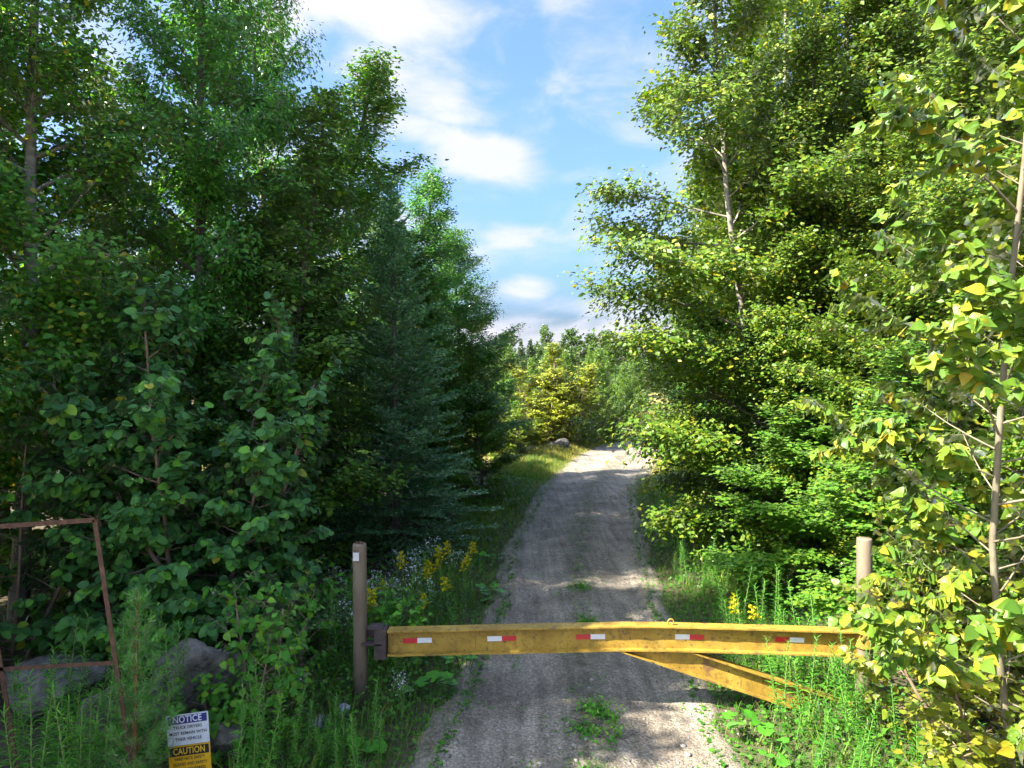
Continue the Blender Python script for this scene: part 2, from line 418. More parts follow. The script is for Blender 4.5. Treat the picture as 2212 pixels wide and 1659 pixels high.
def make_road():
    ys = np.concatenate([np.arange(1.5, 5.5, .5), np.arange(5.5, 12, .055), np.arange(12, 20, .09), np.arange(20, 43.01, .2)])
    nu = 58
    us = np.linspace(0, 1, nu)
    v = []
    for y in ys:
        l, r = road_edges(y)
        l += -.16 + .13 * nz(0, y, .9, 21) + .07 * nz(0, y, 3.0, 22); r += .16 + .13 * nz(5, y, .9, 23) + .07 * nz(0, y, 3.0, 24)
        for u in us:
            x = l + (r - l) * u
            v.append((x, y, road_relief(x, y, u)))
    f = [(j * nu + i, j * nu + i + 1, (j + 1) * nu + i + 1, (j + 1) * nu + i) for j in range(len(ys) - 1) for i in range(nu - 1)]
    me = bpy.data.meshes.new("gravel_road"); me.from_pydata(v, [], f); me.update()
    me.polygons.foreach_set("use_smooth", np.ones(len(f), dtype=bool))
    uv = np.tile(us, len(ys))
    at = me.attributes.new("across", 'FLOAT', 'POINT'); at.data.foreach_set("value", uv.astype(np.float32))
    m, nt, out = new_mat('gravel')
    L = nt.links
    p = nt.nodes.new("ShaderNodeBsdfPrincipled"); p.inputs["Roughness"].default_value = .92; p.inputs["Specular IOR Level"].default_value = .2
    big = tex_noise(nt, 1.1, 5, .6)
    base = ramp(nt, big, [(.28, (.15, .126, .099)), (.5, (.245, .212, .17)), (.72, (.34, .30, .245))])
    vor = nt.nodes.new("ShaderNodeTexVoronoi"); vor.inputs["Scale"].default_value = 42
    tc = nt.nodes.new("ShaderNodeTexCoord"); L.new(tc.outputs["Object"], vor.inputs["Vector"])
    grit = ramp(nt, tex_noise(nt, 60, 5, .7), [(.3, (.55, .55, .56)), (.5, (1, 1, 1)), (.72, (1.5, 1.47, 1.42))])
    m1 = nt.nodes.new("ShaderNodeMix"); m1.data_type = 'RGBA'; m1.blend_type = 'MULTIPLY'; m1.inputs[0].default_value = .85
    L.new(base, m1.inputs[6]); L.new(grit, m1.inputs[7])
    stone = ramp(nt, vor.outputs["Color"], [(.25, (.55, .53, .50)), (.6, (1, 1, 1)), (.85, (1.45, 1.4, 1.36))])
    m2 = nt.nodes.new("ShaderNodeMix"); m2.data_type = 'RGBA'; m2.blend_type = 'MULTIPLY'; m2.inputs[0].default_value = .6
    L.new(m1.outputs[2], m2.inputs[6]); L.new(stone, m2.inputs[7])
    # long streaks left by wheels and runoff
    st = ramp(nt, tex_noise(nt, 5.0, 5, .6, mapping=(1.6, .10, 1)), [(.32, (.62, .60, .58)), (.5, (.95, .95, .95)), (.68, (1.25, 1.23, 1.2))])
    ms = nt.nodes.new("ShaderNodeMix"); ms.data_type = 'RGBA'; ms.blend_type = 'MULTIPLY'; ms.inputs[0].default_value = .8
    L.new(m2.outputs[2], ms.inputs[6]); L.new(st, ms.inputs[7]); m2 = ms
    # organic crumbs and low moss on the crown between the wheel tracks and at the edges
    ac = nt.nodes.new("ShaderNodeAttribute"); ac.attribute_name = "across"
    c1 = mnode(nt, 'ABSOLUTE', mnode(nt, 'SUBTRACT', ac.outputs["Fac"], .52))
    mid = mnode(nt, 'SUBTRACT', 1.0, mnode(nt, 'DIVIDE', c1, .13), clamp=True)
    edge = mnode(nt, 'MULTIPLY', mnode(nt, 'SUBTRACT', c1, .36, clamp=True), 7.0, clamp=True)
    wear = mnode(nt, 'MAXIMUM', mid, edge)
    mf = mnode(nt, 'MULTIPLY', wear, mnode(nt, 'MULTIPLY', mnode(nt, 'SUBTRACT', tex_noise(nt, 7, 6, .7), .40, clamp=True), 4.0, clamp=True))
    m3 = nt.nodes.new("ShaderNodeMix"); m3.data_type = 'RGBA'
    L.new(mnode(nt, 'MULTIPLY', mf, .8), m3.inputs[0]); L.new(m2.outputs[2], m3.inputs[6]); m3.inputs[7].default_value = (.060, .066, .026, 1)
    L.new(m3.outputs[2], p.inputs["Base Color"])
    b = nt.nodes.new("ShaderNodeBump"); b.inputs["Strength"].default_value = .9; b.inputs["Distance"].default_value = .022
    h = mnode(nt, 'ADD', mnode(nt, 'MULTIPLY', mnode(nt, 'SUBTRACT', 1.0, vor.outputs["Distance"]), .5), tex_noise(nt, 26, 7, .7))
    L.new(h, b.inputs["Height"]); L.new(b.outputs[0], p.inputs["Normal"])
    L.new(p.outputs[0], out.inputs[0])
    return structure(obj("gravel_road", me, m))
make_road()

def make_bounce_sheet():
    """Unseen gravel sheet around the camera, added to bounce sunlight onto the foliage."""
    xs = np.concatenate([[-45, -30, -20], np.arange(-14, 14.1, .7), [20, 30, 45]]); ys = np.concatenate([[-30, -22, -16], np.arange(-12, 2.6, .7), [2.9]])
    v = [(x, y + (.25 * nz(x, 0, .6, 51) if y > 2.8 else 0), .0 + .02 * nz(x, y, .5, 52) - (.12 if y > 2.8 else .0)) for y in ys for x in xs]
    nx = len(xs)
    f = [(j * nx + i, j * nx + i + 1, (j + 1) * nx + i + 1, (j + 1) * nx + i) for j in range(len(ys) - 1) for i in range(nx - 1)]
    me = bpy.data.meshes.new("added_bounce_gravel"); me.from_pydata(v, [], f); me.update()
    return structure(obj("added_bounce_gravel", me, surf_mat('bounce_gravel', [(.28, (.27, .235, .19)), (.5, (.37, .33, .275)), (.72, (.47, .42, .355))], 1.4, .93, .6, 40, detail=9)))
make_bounce_sheet()  # out of view, added as a reflector for the leaves facing the camera

def surface_z(x, y):
    l, r = edges1(y)
    if l + .1 < x < r - .1 and y < 43: return max(ground_z(x, y), road_relief(x, y, (x - l) / (r - l)))
    return ground_z(x, y)

# ------------------------------------------------------------------ leaves and wood
def leaf_template(kind):
    """Local leaf: x along the midrib 0..1, y across, z out of the face. Returns verts, triangles."""
    if kind == 'diamond':
        return (np.array([(0, 0, 0), (.42, -.30, .07), (1, 0, -.06), (.42, .30, .07)], float), np.array([(0, 1, 2), (0, 2, 3)]))
    if kind == 'blade':
        return (np.array([(0, -.035, 0), (0, .035, 0), (.5, -.03, .10), (.5, .03, .10), (1, 0, .0)], float), np.array([(0, 2, 1), (1, 2, 3), (2, 4, 3)]))
    if kind == 'lance':
        return (np.array([(0, 0, 0), (.38, -.075, .10), (.38, .075, .10), (.38, 0, .07), (1, 0, -.16)], float), np.array([(0, 1, 3), (0, 3, 2), (1, 4, 3), (3, 4, 2)]))
    if kind == 'needle':
        return (np.array([(0, -.09, 0), (0, .09, 0), (1, 0, 0)], float), np.array([(0, 1, 2)]))
    if kind == 'petal':
        return (np.array([(-.5, -.5, 0), (.5, -.5, 0.1), (.5, .5, 0), (-.5, .5, .1)], float), np.array([(0, 1, 2), (0, 2, 3)]))
    prof = {'ovate': [(.0, .0), (.14, .20), (.36, .32), (.62, .27), (.85, .12), (1, 0)],
            'deltoid': [(.0, .0), (.06, .24), (.22, .40), (.45, .36), (.75, .17), (1, 0)],
            'round': [(.0, .0), (.05, .24), (.28, .40), (.58, .40), (.84, .24), (.98, 0)]}[kind]
    v, t = [], []
    mids = []
    for i, (u, w) in enumerate(prof):
        z = -.20 * u * u + .05 * math.sin(u * 7)
        mids.append(len(v)); v.append((u, 0, z))
        if 0 < i < len(prof) - 1:
            fold = .22 * w
            v.append((u - .02, -w, z + fold)); v.append((u - .02, w, z + fold))
    for i in range(len(prof) - 1):
        a, b = mids[i], mids[i + 1]
        if i == 0: t += [(a, b + 1, b), (a, b, b + 2)]
        elif i == len(prof) - 2: t += [(a, a + 1, b), (a, b, a + 2)]
        else: t += [(a, a + 1, b + 1), (a, b + 1, b), (a, b, b + 2), (a, b + 2, a + 2)]
    return np.array(v, float), np.array(t)
TPL = {k: leaf_template(k) for k in ('diamond', 'blade', 'lance', 'needle', 'petal', 'ovate', 'deltoid', 'round')}

class Leaves:
    def __init__(s): s.p, s.a, s.n, s.s, s.r = [], [], [], [], []
    def add(s, p, a, n, sz, r):
        s.p.append(np.asarray(p, float).reshape(-1, 3)); k = len(s.p[-1])
        s.a.append(np.broadcast_to(np.asarray(a, float), (k, 3))); s.n.append(np.broadcast_to(np.asarray(n, float), (k, 3)))
        s.s.append(np.broadcast_to(np.asarray(sz, float), (k,))); s.r.append(np.broadcast_to(np.asarray(r, float), (k,)))
    def arrays(s): return tuple(np.concatenate(q) for q in (s.p, s.a, s.n, s.s, s.r))
    def __len__(s): return sum(len(q) for q in s.p)

def leaf_mesh(name, arr, kind, wide=1.0):
    p, a, n, sz, r = arr
    t = nrm(a); nn = nrm(n - (n * t).sum(1, keepdims=True) * t); b = np.cross(nn, t)
    tv, tt = TPL[kind]
    k = len(tv)
    V = p[:, None, :] + sz[:, None, None] * (tv[None, :, 0, None] * t[:, None, :] + wide * tv[None, :, 1, None] * b[:, None, :] + tv[None, :, 2, None] * nn[:, None, :])
    T = tt[None] + (np.arange(len(p)) * k)[:, None, None]
    return tri_mesh(name, V, T, {"rnd": np.repeat(r, k)}, smooth=kind in ('ovate', 'deltoid', 'round'))

def path(start, d, length, n, rng, up=0.0, wob=.12):
    """Points of a bending limb."""
    pts = [np.array(start, float)]; d = nrm(np.array(d, float)); step = length / n
    for _ in range(n):
        d = nrm(d + np.array([0, 0, up]) / n + rng.normal(0, wob, 3) / math.sqrt(n))
        pts.append(pts[-1] + d * step)
    return np.array(pts)

def along(pts, s):
    """Points and directions at fractions s of a polyline (equal segments)."""
    n = len(pts) - 1
    q = np.clip(np.asarray(s, float) * n, 0, n - 1e-6); i = q.astype(int); f = (q - i)[:, None]
    return pts[i] * (1 - f) + pts[i + 1] * f, nrm(pts[i + 1] - pts[i])

def twig_leaves(lv, rng, pts, count, size, s0=.15, droop=.35, spread=.75, flat=.55, jit=0.0, face=None):
    s = s0 + (1 - s0) * (np.arange(count) + rng.uniform(0, .8, count)) / count
    p, d = along(pts, np.clip(s, 0, 1))
    up = np.array([0, 0, 1.0])
    side = nrm(np.cross(d, up) + 1e-4) * np.where(np.arange(count) % 2 == 0, 1, -1)[:, None]
    a = d * .55 + side * spread + rng.normal(0, .35, (count, 3)); a[:, 2] -= droop
    n = np.array([0, 0, 1.0]) * flat * 2 + rng.normal(0, .55, (count, 3))
    if face is not None: n = n + np.asarray(face) * 1.15
    sz = size * rng.uniform(.55, 1.25, count)
    p = p + nrm(a) * (size * .15) + rng.normal(0, 1, (count, 3)) * (jit * np.array([1, 1, .7]))
    lv.add(p, a, n, sz, rng.uniform(0, 1, count))

def broadleaf(seed, stems, R, prim=46, sec=12, lf=16, leaf=.09, t0=.2, elev=(25, 60), up=.5, droop=.35, flat=.55, shape=None, sec_len=.42, wob=.14, min_len=.35, leaf_clear=.1, jit=0.0, limb=.016):
    """Wood and leaves of one broadleaved tree or shrub. stems: (x, y, lean x, lean y, height, radius)."""
    rng = np.random.default_rng(seed)
    wood, lv = MB(), Leaves()
    prof = shape or (lambda t: max(.10, (1 - t) ** .7 * min(1.0, .5 + 2.2 * t)))
    for (bx, by, lx, ly, H, rad) in stems:
        n = 9
        tp = path((bx, by, -.08), (lx, ly, 1.0), H, n, rng, up=.25, wob=.10)
        rr = [rad * (1 - .9 * i / n) ** .9 + .006 for i in range(n + 1)]; rr[0] *= 1.25
        wood.tube(tp, rr, 8)
        az = rng.uniform(0, 6.28)
        for k in range(prim):
            t = t0 + (1 - t0) * (k + rng.uniform(0, .9)) / prim
            tt = (t - t0) / (1 - t0)
            az += 2.4 + rng.normal(0, .35)
            e = math.radians(elev[0] + (elev[1] - elev[0]) * tt + rng.normal(0, 9))
            Lp = max(min_len, R * prof(tt) * rng.uniform(.62, 1.22))
            st, _ = along(tp, [t])
            d = (math.cos(az) * math.cos(e), math.sin(az) * math.cos(e), math.sin(e))
            pp = path(st[0], d, Lp, 5, rng, up=up * (.4 - tt * .3), wob=wob)
            r0 = max(.006 if limb > .012 else .0035, min(rad * .45 * (1 - t) + .008, Lp * limb))
            wood.tube(pp, [r0 * (1 - .8 * i / 5) for i in range(6)], 4, cap=False)
            ns = max(3, int(sec * (.35 + .65 * Lp / R)))
            for j in range(ns):
                s = leaf_clear + .12 + (1 - leaf_clear - .12) * (j + rng.uniform(0, .7)) / ns
                sp, sd = along(pp, [s])
                hd = np.cross(sd[0], (0, 0, 1)); hd = nrm(hd) * (1 if j % 2 else -1)
                dd = sd[0] * .8 + hd * rng.uniform(.4, 1.0) + rng.normal(0, .28, 3)
                Ls = max(.18, Lp * sec_len * (1.05 - .6 * s)) * rng.uniform(.7, 1.25)
                q = path(sp[0], dd, Ls, 3, rng, up=-droop * .35, wob=.2)
                wood.tube(q, [max(.0025, r0 * .32), max(.002, r0 * .25), max(.0018, r0 * .16), .0012], 3, cap=False)
                twig_leaves(lv, rng, q, max(4, int(lf * Ls / .6 * rng.uniform(.8, 1.2))), leaf, droop=droop, flat=flat, jit=jit, face=(math.cos(az), math.sin(az), .2))
            twig_leaves(lv, rng, pp, max(4, int(lf * .8 * Lp / 1.2)), leaf, s0=.5, droop=droop, flat=flat, jit=jit, face=(math.cos(az), math.sin(az), .2))
        twig_leaves(lv, rng, tp, 14, leaf, s0=.9, droop=droop, flat=flat, jit=jit)
    return wood, lv

def conifer(seed, H, R, whorls, per, twigs, need, nlen, step_jit=.3, elev=(-12, 45), up=.25, power=.9, pine=False, wide=1.0, base=.04):
    rng = np.random.default_rng(seed)
    wood, lv = MB(), Leaves()
    tp = path((0, 0, -.08), (0, 0, 1), H, 8, rng, up=.4, wob=.02)
    rad = H * .011 + .004
    wood.tube(tp, [rad * (1 - .92 * i / 8) + .003 for i in range(9)], 8)
    for w in range(whorls):
        t = base + (1 - base) * (w + rng.uniform(-step_jit, step_jit) * .5) / whorls
        t = min(max(t, .02), .985)
        az0 = rng.uniform(0, 6.28)
        for k in range(per):
            az = az0 + 6.283 * k / per + rng.normal(0, .2)
            L = max(.05, R * (1 - t) ** power * rng.uniform(.72, 1.15) + .06)
            e = math.radians(elev[0] + (elev[1] - elev[0]) * t ** 1.3 + rng.normal(0, 6))
            st, _ = along(tp, [t])
            pp = path(st[0], (math.cos(az) * math.cos(e), math.sin(az) * math.cos(e), math.sin(e)), L, 4, rng, up=up, wob=.06)
            wood.tube(pp, [max(.002, L * .012) * (1 - .8 * i / 4) for i in range(5)], 3, cap=False)
            nt_ = max(3, int(twigs * (.3 + .7 * L / R)))
            subs = [pp]
            for j in range(nt_):
                s = .18 + .8 * (j + rng.uniform(0, .5)) / nt_
                sp, sd = along(pp, [s])
                hd = nrm(np.cross(sd[0], (0, 0, 1))) * (1 if j % 2 else -1)
                Ls = max(.05, L * .42 * (1.08 - s)) * rng.uniform(.8, 1.2)
                q = path(sp[0], sd[0] * .75 + hd * .75 + np.array([0, 0, rng.normal(0, .12)]), Ls, 2, rng, up=.15, wob=.08)
                subs.append(q)
                wood.tube(q, [.0022, .0018, .001], 3, cap=False)
            for q in subs:
                Lq = float(np.linalg.norm(q[-1] - q[0]))
                c = max(5, int(need * Lq * (1.0 if q is not pp else .7)))
                s = np.sort(rng.uniform(.08, 1, c))
                p, d = along(q, s)
                th = rng.uniform(0, 6.283, c)
                u = nrm(np.cross(d, (0.02, 0, 1.0))); v = np.cross(u, d)
                vz = .55 if not pine else .9
                a = d * (.75 if not pine else .9) + u * np.cos(th)[:, None] + v * (np.sin(th) * vz)[:, None]
                lv.add(p, a, rng.normal(0, 1, (c, 3)) + np.array([0, 0, .8]), nlen * rng.uniform(.7, 1.2, c), rng.uniform(0, 1, c))
    c = int(need * .5); s = rng.uniform(.82, 1, c); p, d = along(tp, s); th = rng.uniform(0, 6.28, c)
    a = d * .8 + np.stack([np.cos(th), np.sin(th), 0 * th], 1)
    lv.add(p, a, rng.normal(0, 1, (c, 3)), nlen * rng.uniform(.7, 1.1, c), rng.uniform(0, 1, c))
    return wood, lv

def plant(name, wood, lv, kind, bark, leafm, label, cat, group=None, loc=(0, 0, 0), rz=0.0, scale=1.0, wide=1.0, wood_name="trunk", crown="crown"):
    root = empty(name, loc, rz, scale)
    tag(root, label, cat, group)
    obj(wood_name, wood.mesh(name + "_wood", True), bark, root)
    obj(crown, leaf_mesh(name + "_crown", lv.arrays(), kind, wide), leafm, root)
    return root

def place(root, x, y, rz, sc, label, group=None, sink=.02):
    o = copy_tree(root)
    o.location = (x, y, surface_z(x, y) - sink); o.rotation_euler = (0, 0, rz)
    o.scale = (sc, sc, sc) if isinstance(sc, (int, float)) else sc
    o["label"] = label
    if group: o["group"] = group
    return o

def settle(root, x, y, rz=0.0, sc=1.0, sink=.02):
    root.location = (x, y, surface_z(x, y) - sink); root.rotation_euler = (0, 0, rz)
    root.scale = (sc, sc, sc) if isinstance(sc, (int, float)) else sc
    return root

def single_leaves(root, lv, kind, leafm, wide, seed, count=300, name="leaf", xr=(-.02, 1.02)):
    """The COUNT leaves that show largest become objects of their own; the others stay joined."""
    p, a, n, sz, r = lv.arrays()
    bpy.context.view_layer.update()
    M = np.array(root.matrix_world)
    W = p @ M[:3, :3].T + M[:3, 3]
    u = .5 + FPX * W[:, 0] / np.maximum(W[:, 1], .1); v = FPX * (W[:, 2] - CAM_H) / np.maximum(W[:, 1], .1)
    dist = np.linalg.norm(W - np.array([0, 0, CAM_H]), axis=1)
    ok = (u > xr[0]) & (u < xr[1]) & (np.abs(v) < .39) & (W[:, 1] > .3)
    score = np.where(ok, sz / dist, -1)
    idx = np.argsort(-score)[:count]; idx = idx[score[idx] > 0]
    rest = np.ones(len(p), bool); rest[idx] = False
    rng = np.random.default_rng(seed)
    variants = []
    for k in range(6):
        tv, tt = TPL[kind]; tv = tv.copy(); tv[:, 2] *= rng.uniform(.2, 1.6); tv[:, 1] *= wide * rng.uniform(.88, 1.1)
        tv[:, 2] += tv[:, 1] * rng.normal(0, .25) + rng.normal(0, .02, len(tv))
        me = tri_mesh(f"{name}_shape", tv, tt, {"rnd": np.full(len(tv), k / 6.0)}, smooth=True); me.materials.append(leafm); variants.append(me)
    t = nrm(a); nn = nrm(n - (n * t).sum(1, keepdims=True) * t); b = np.cross(nn, t)
    for i in idx:
        o = bpy.data.objects.new(name, variants[rng.integers(6)]); COL.objects.link(o); o.parent = root
        s = sz[i]
        o.matrix_local = Matrix(((t[i][0] * s, b[i][0] * s, nn[i][0] * s, p[i][0]), (t[i][1] * s, b[i][1] * s, nn[i][1] * s, p[i][1]), (t[i][2] * s, b[i][2] * s, nn[i][2] * s, p[i][2]), (0, 0, 0, 1)))
    return (p[rest], a[rest], n[rest], sz[rest], r[rest])

# ------------------------------------------------------------------ tall trees on the left
L_GROUP = "tall trees along the left side of the road"
pr = {}
def proto(key, name, wood, lv, kind, bark, leafm, cat="tree", wide=1.0, **kw):
    """Build a kind of tree once; the first placement uses it, later ones copy it."""
    pr[key] = [plant(name, wood, lv, kind, bark, leafm, "x", cat, wide=wide, **kw), False]
def put(key, x, y, rz, sc, label, group=None):
    root, used = pr[key]
    if not used:
        pr[key][1] = True
        settle(root, x, y, rz, sc); root["label"] = label
        if group: root["group"] = group
        return root
    return place(root, x, y, rz, sc, label, group)

slim = lambda t: max(.08, (1 - t) ** .55 * min(1.0, .55 + 1.6 * t))
w, l = broadleaf(11, [(0, 0, .03, .02, 13.0, .11)], 2.6, prim=78, sec=17, lf=86, leaf=.096, t0=.10, elev=(10, 62), shape=slim, jit=.13)
proto('slim', 'birch_tree', w, l, 'diamond', B['birch_bark'], G['birch_left'], wide=1.1)
w, l = broadleaf(12, [(0, 0, .02, .0, 12.0, .10)], 2.7, prim=74, sec=17, lf=80, leaf=.106, t0=.06, elev=(5, 58), shape=slim, droop=.6, jit=.13)
proto('cherry', 'cherry_tree', w, l, 'diamond', B['grey_bark'], G['cherry'], wide=.85)
w, l = broadleaf(13, [(0, 0, .02, .0, 9.0, .08)], 2.5, prim=58, sec=15, lf=84, leaf=.105, t0=.03, elev=(3, 52), flat=1.0, droop=.3, jit=.12)
proto('maple', 'maple_tree', w, l, 'diamond', B['grey_bark'], G['maple'], wide=1.35)

# (kind, x, distance, turn, scale, label)
for k, x, y, rz, sc, lab in [
    ('slim', -6.7, 9.6, .3, (1.0, 1.0, 1.08), 'tall white birch behind the big leafy shrub, pale trunk showing beside the rusty frame'),
    ('slim', -8.2, 11.5, 2.1, (1.1, 1.1, 1.12), 'white birch at the left edge with a peeling pale trunk high up'),
    ('cherry', -5.5, 12.3, .7, (1.0, 1.0, 1.1), 'dark leafy tall tree rising straight behind the big shrub'),
    ('cherry', -5.0, 15.2, 2.9, (.95, .95, 1.13), 'tallest dark tree against the top left cloud'),
    ('slim', -4.55, 17.6, 4.0, (1.3, 1.3, .84), 'pointed airy tree whose tip stands before the white cloud'),
    ('cherry', -3.05, 20.0, 5.1, (1.05, 1.05, .76), 'slender dark tree just above and behind the fir tip'),
    ('cherry', -1.45, 21.5, 1.0, (.92, .92, .67), 'shorter tree with drooping twigs at the opening to the sky'),
    ('maple', -4.2, 12.0, 1.0, (1.0, 1.0, .95), 'bright green maple beside the fir, below the tall dark trees'),
    ('maple', -7.2, 14.0, 3.0, (1.1, 1.1, 1.1), 'green maple deep behind the birches at the left'),
    ('maple', -2.2, 17.6, 2.0, (.75, .75, .72), 'rounded green maple directly behind the fir'),
    ('maple', -.75, 19.4, 4.4, (.55, .55, .50), 'small bright green maple sapling to the right of the fir'),
    ('maple', -5.2, 22.5, .4, (1.1, 1.1, 1.0), 'lower maple of the second row behind the pointed tree'),
    ('cherry', -7.2, 6.9, 2.2, (.95, .95, .86), 'dark tree cut by the left edge above the rusty frame'),
    ('cherry', -9.2, 5.6, 4.2, (1.35, 1.35, 1.18), 'tall dark tree out past the left edge that shades the gateway'),
    ('cherry', -9.0, 8.6, 5.2, (1.1, 1.1, 1.08), 'dark tree out past the left edge behind the pale trunked birch'),
    ('maple', -9.3, 2.0, 1.9, (1.6, 1.6, 1.42), 'broad maple out past the left edge, nearest the added gravel'),
]:
    put(k, x, y, rz, sc, lab, L_GROUP)

for k, x, y, rz, sc in [('maple', -5.6, 16.5, .2, (1, 1, .55)), ('maple', -8.4, 17.0, 1.2, (1, 1, .6)), ('maple', -3.4, 24.0, 2.2, (1, 1, .6)), ('maple', -6.3, 11.2, 2.5, (.8, .8, .36)), ('maple', -9.0, 11.6, .9, (.9, .9, .42))]:
    put(k, x, y, rz, sc, {-5.6: 'shaded low maple behind the bright green maple in the left wood', -8.4: 'shaded low maple deepest in the left wood', -3.4: 'low maple behind the shorter drooping tree at the sky opening', -6.3: 'knee high maple thicket right behind the big round leaved shrub', -9.0: 'low maple thicket by the pale trunk at the left edge'}[x], 'understory of the left wood')
for k, x, y, rz, sc in [('maple', -9.5, 31.0, .2, (1.5, 1.5, .95)), ('maple', -14.0, 33.0, 1.2, (1.6, 1.6, 1.05)), ('maple', -18.5, 31.0, 2.2, (1.6, 1.6, 1.0)), ('maple', -23.0, 36.0, 3.1, (1.7, 1.7, 1.1)), ('maple', -28.0, 34.0, 4.0, (1.7, 1.7, 1.1)), ('maple', -33.0, 38.0, 5.0, (1.7, 1.7, 1.1))]:
    put(k, x, y, rz, sc, {-9.5: 'rightmost', -14.0: 'second from right', -18.5: 'third from right', -23.0: 'fourth from right', -28.0: 'second from left', -33.0: 'leftmost'}[x] + ' sunlit tree glimpsed beyond the left wood', 'sunlit far edge of the left wood')

# balsam fir
w, l = conifer(31, 7.55, 1.95, 44, 6, 18, 150, .06, elev=(-16, 48), up=.3, power=.8)
fir = plant('fir_tree', w, l, 'needle', B['grey_bark'], G['fir'], 'dark blue green fir with a thin pointed tip beside the road', 'tree', wide=2.6)
settle(fir, -2.3, 14.0, 0.0, (1.05, 1.05, .98))

# ------------------------------------------------------------------ trees on the right
R_GROUP = "sunlit trees along the right side of the road"
w, l = broadleaf(41, [(0, 0, -.20, -.02, 12.5, .075), (.25, .2, .02, .08, 14.0, .085), (.4, -.1, .22, -.05, 13.0, .075)], 3.3, prim=58, sec=19, lf=95, leaf=.097, t0=.03, elev=(-4, 50), up=.55, droop=.35, jit=.14)
proto('clump', 'birch_tree', w, l, 'diamond', B['birch_bark'], G['birch_right'], wide=1.15)
w, l = broadleaf(42, [(0, 0, -.03, 0, 13.0, .11)], 3.0, prim=84, sec=18, lf=125, leaf=.094, t0=.04, elev=(3, 56), droop=.3, jit=.14)
proto('sunny', 'aspen_tree', w, l, 'diamond', B['pale_bark'], G['birch_right'], wide=1.2)
for k, x, y, rz, sc, lab in [
    ('clump', 5.2, 13.4, .2, (1.05, 1.05, .98), 'big many stemmed birch leaning out over the road on the sunny side'),
    ('sunny', 5.5, 18.0, 1.0, (1.05, 1.05, 1.06), 'sunlit tree whose left branches stick out into the blue sky'),
    ('sunny', 7.0, 13.6, 4.1, (1.0, 1.0, 1.02), 'leafy sunlit tree filling the gap behind the many stemmed birch'),
    ('sunny', 4.75, 12.3, 1.7, (.78, .78, .74), 'rounded sunlit leafy tree standing before the pale birch trunk'),
    ('sunny', 6.0, 10.7, 2.9, (.78, .78, .62), 'lower sunlit leafy tree before the many stemmed birch, near the pivot post'),
    ('clump', 8.6, 19.5, 4.9, (1.0, 1.0, .95), 'birch clump of the second row on the sunny side'),
    ('sunny', 8.3, 11.0, 2.4, (1.0, 1.0, 1.1), 'tall yellow green tree behind the large leaved poplar sapling'),
    ('sunny', 7.2, 22.5, 3.9, (1.0, 1.0, .82), 'farther sunlit tree behind the many stemmed birch'),
    ('clump', 10.5, 15.5, 2.6, (.95, .95, 1.0), 'birch clump at the right edge behind the poplar sapling'),
    ('sunny', 6.2, 8.8, 5.0, (.8, .8, .74), 'leafy aspen right behind the pivot post of the gate'),
]:
    put(k, x, y, rz, sc, lab, R_GROUP)
for x, y, rz, sc in [(7.2, 14.2, .4, (.9, .9, .5)), (8.8, 17.5, 1.4, (1, 1, .62)), (9.2, 21.5, 2.4, (1.1, 1.1, .8)), (7.6, 26.5, 3.4, (1, 1, .62)), (11.2, 25.5, 4.4, (1.2, 1.2, .85)), (12.5, 20.0, 5.4, (1.2, 1.2, .9))]:
    place(pr['maple'][0], x, y, rz, sc, 'shaded understory maple deep inside the wood right of the road', 'understory of the right wood')
for x, y, rz, sc, lab in [
    (4.35, 11.2, .5, (.85, .85, .44), 'low bright green maple shrub under the big birch beside the road'),
    (5.1, 16.6, 2.2, (.85, .85, .62), 'shaded maple with branches hanging over the far road edge'),
    (5.2, 9.0, 4.2, (.75, .75, .42), 'shaded green maple shrub behind the goldenrod at the pivot post')]:
    place(pr['maple'][0], x, y, rz, sc, lab, R_GROUP)

# ------------------------------------------------------------------ near shrubs with large leaves
def big_leaf_plant(name, wood, lv, kind, bark, leafm, label, cat, x, y, rz=0.0, wide=1.0, seed=5, count=300, wood_name="stem", sc=1.0):
    root = empty(name); tag(root, label, cat); settle(root, x, y, rz, sc)
    obj(wood_name, wood.mesh(name + "_wood", True), bark, root)
    rest = single_leaves(root, lv, kind, leafm, wide, seed, count)
    if len(rest[0]):
        stuff(obj("leaves", leaf_mesh(name + "_leaves", rest, kind, wide), leafm, root))
    return root

rg = np.random.default_rng(3)
stems = [(rg.normal(0, .35), rg.normal(0, .25), lx, ly, h, .035) for lx, ly, h in [(-.62, -.1, 4.0), (-.35, .1, 4.6), (-.1, -.15, 4.7), (.12, .1, 4.5), (.34, -.12, 4.3), (.55, .0, 3.7), (0., -.35, 3.4), (-.3, -.35, 3.2), (.4, -.35, 3.0)]]
w, l = broadleaf(51, stems, 1.2, prim=32, sec=8, lf=30, leaf=.118, t0=.06, elev=(0, 45), flat=.8, droop=.45, min_len=.45, shape=lambda t: max(.35, 1 - .65 * t))
big_leaf_plant('alder_shrub', w, l, 'round', B['twig'], G['alder'], 'large shrub with big round dark green leaves behind the boulders', 'shrub', -3.95, 8.9, wide=.95)
w, l = broadleaf(52, [(-.1, 0, -.2, -.1, 2.7, .02), (.15, .1, .1, -.1, 3.0, .02), (.3, 0, .3, .0, 2.4, .02)], .9, prim=15, sec=7, lf=15, leaf=.13, t0=.08, elev=(0, 45), flat=.8, droop=.4, min_len=.35, shape=lambda t: max(.35, 1 - .6 * t))
big_leaf_plant('alder_shrub', w, l, 'round', B['twig'], G['alder'], 'lower round leaved shrub at the left edge behind the rusty frame', 'shrub', -6.0, 8.2, wide=.95, seed=6, count=150)

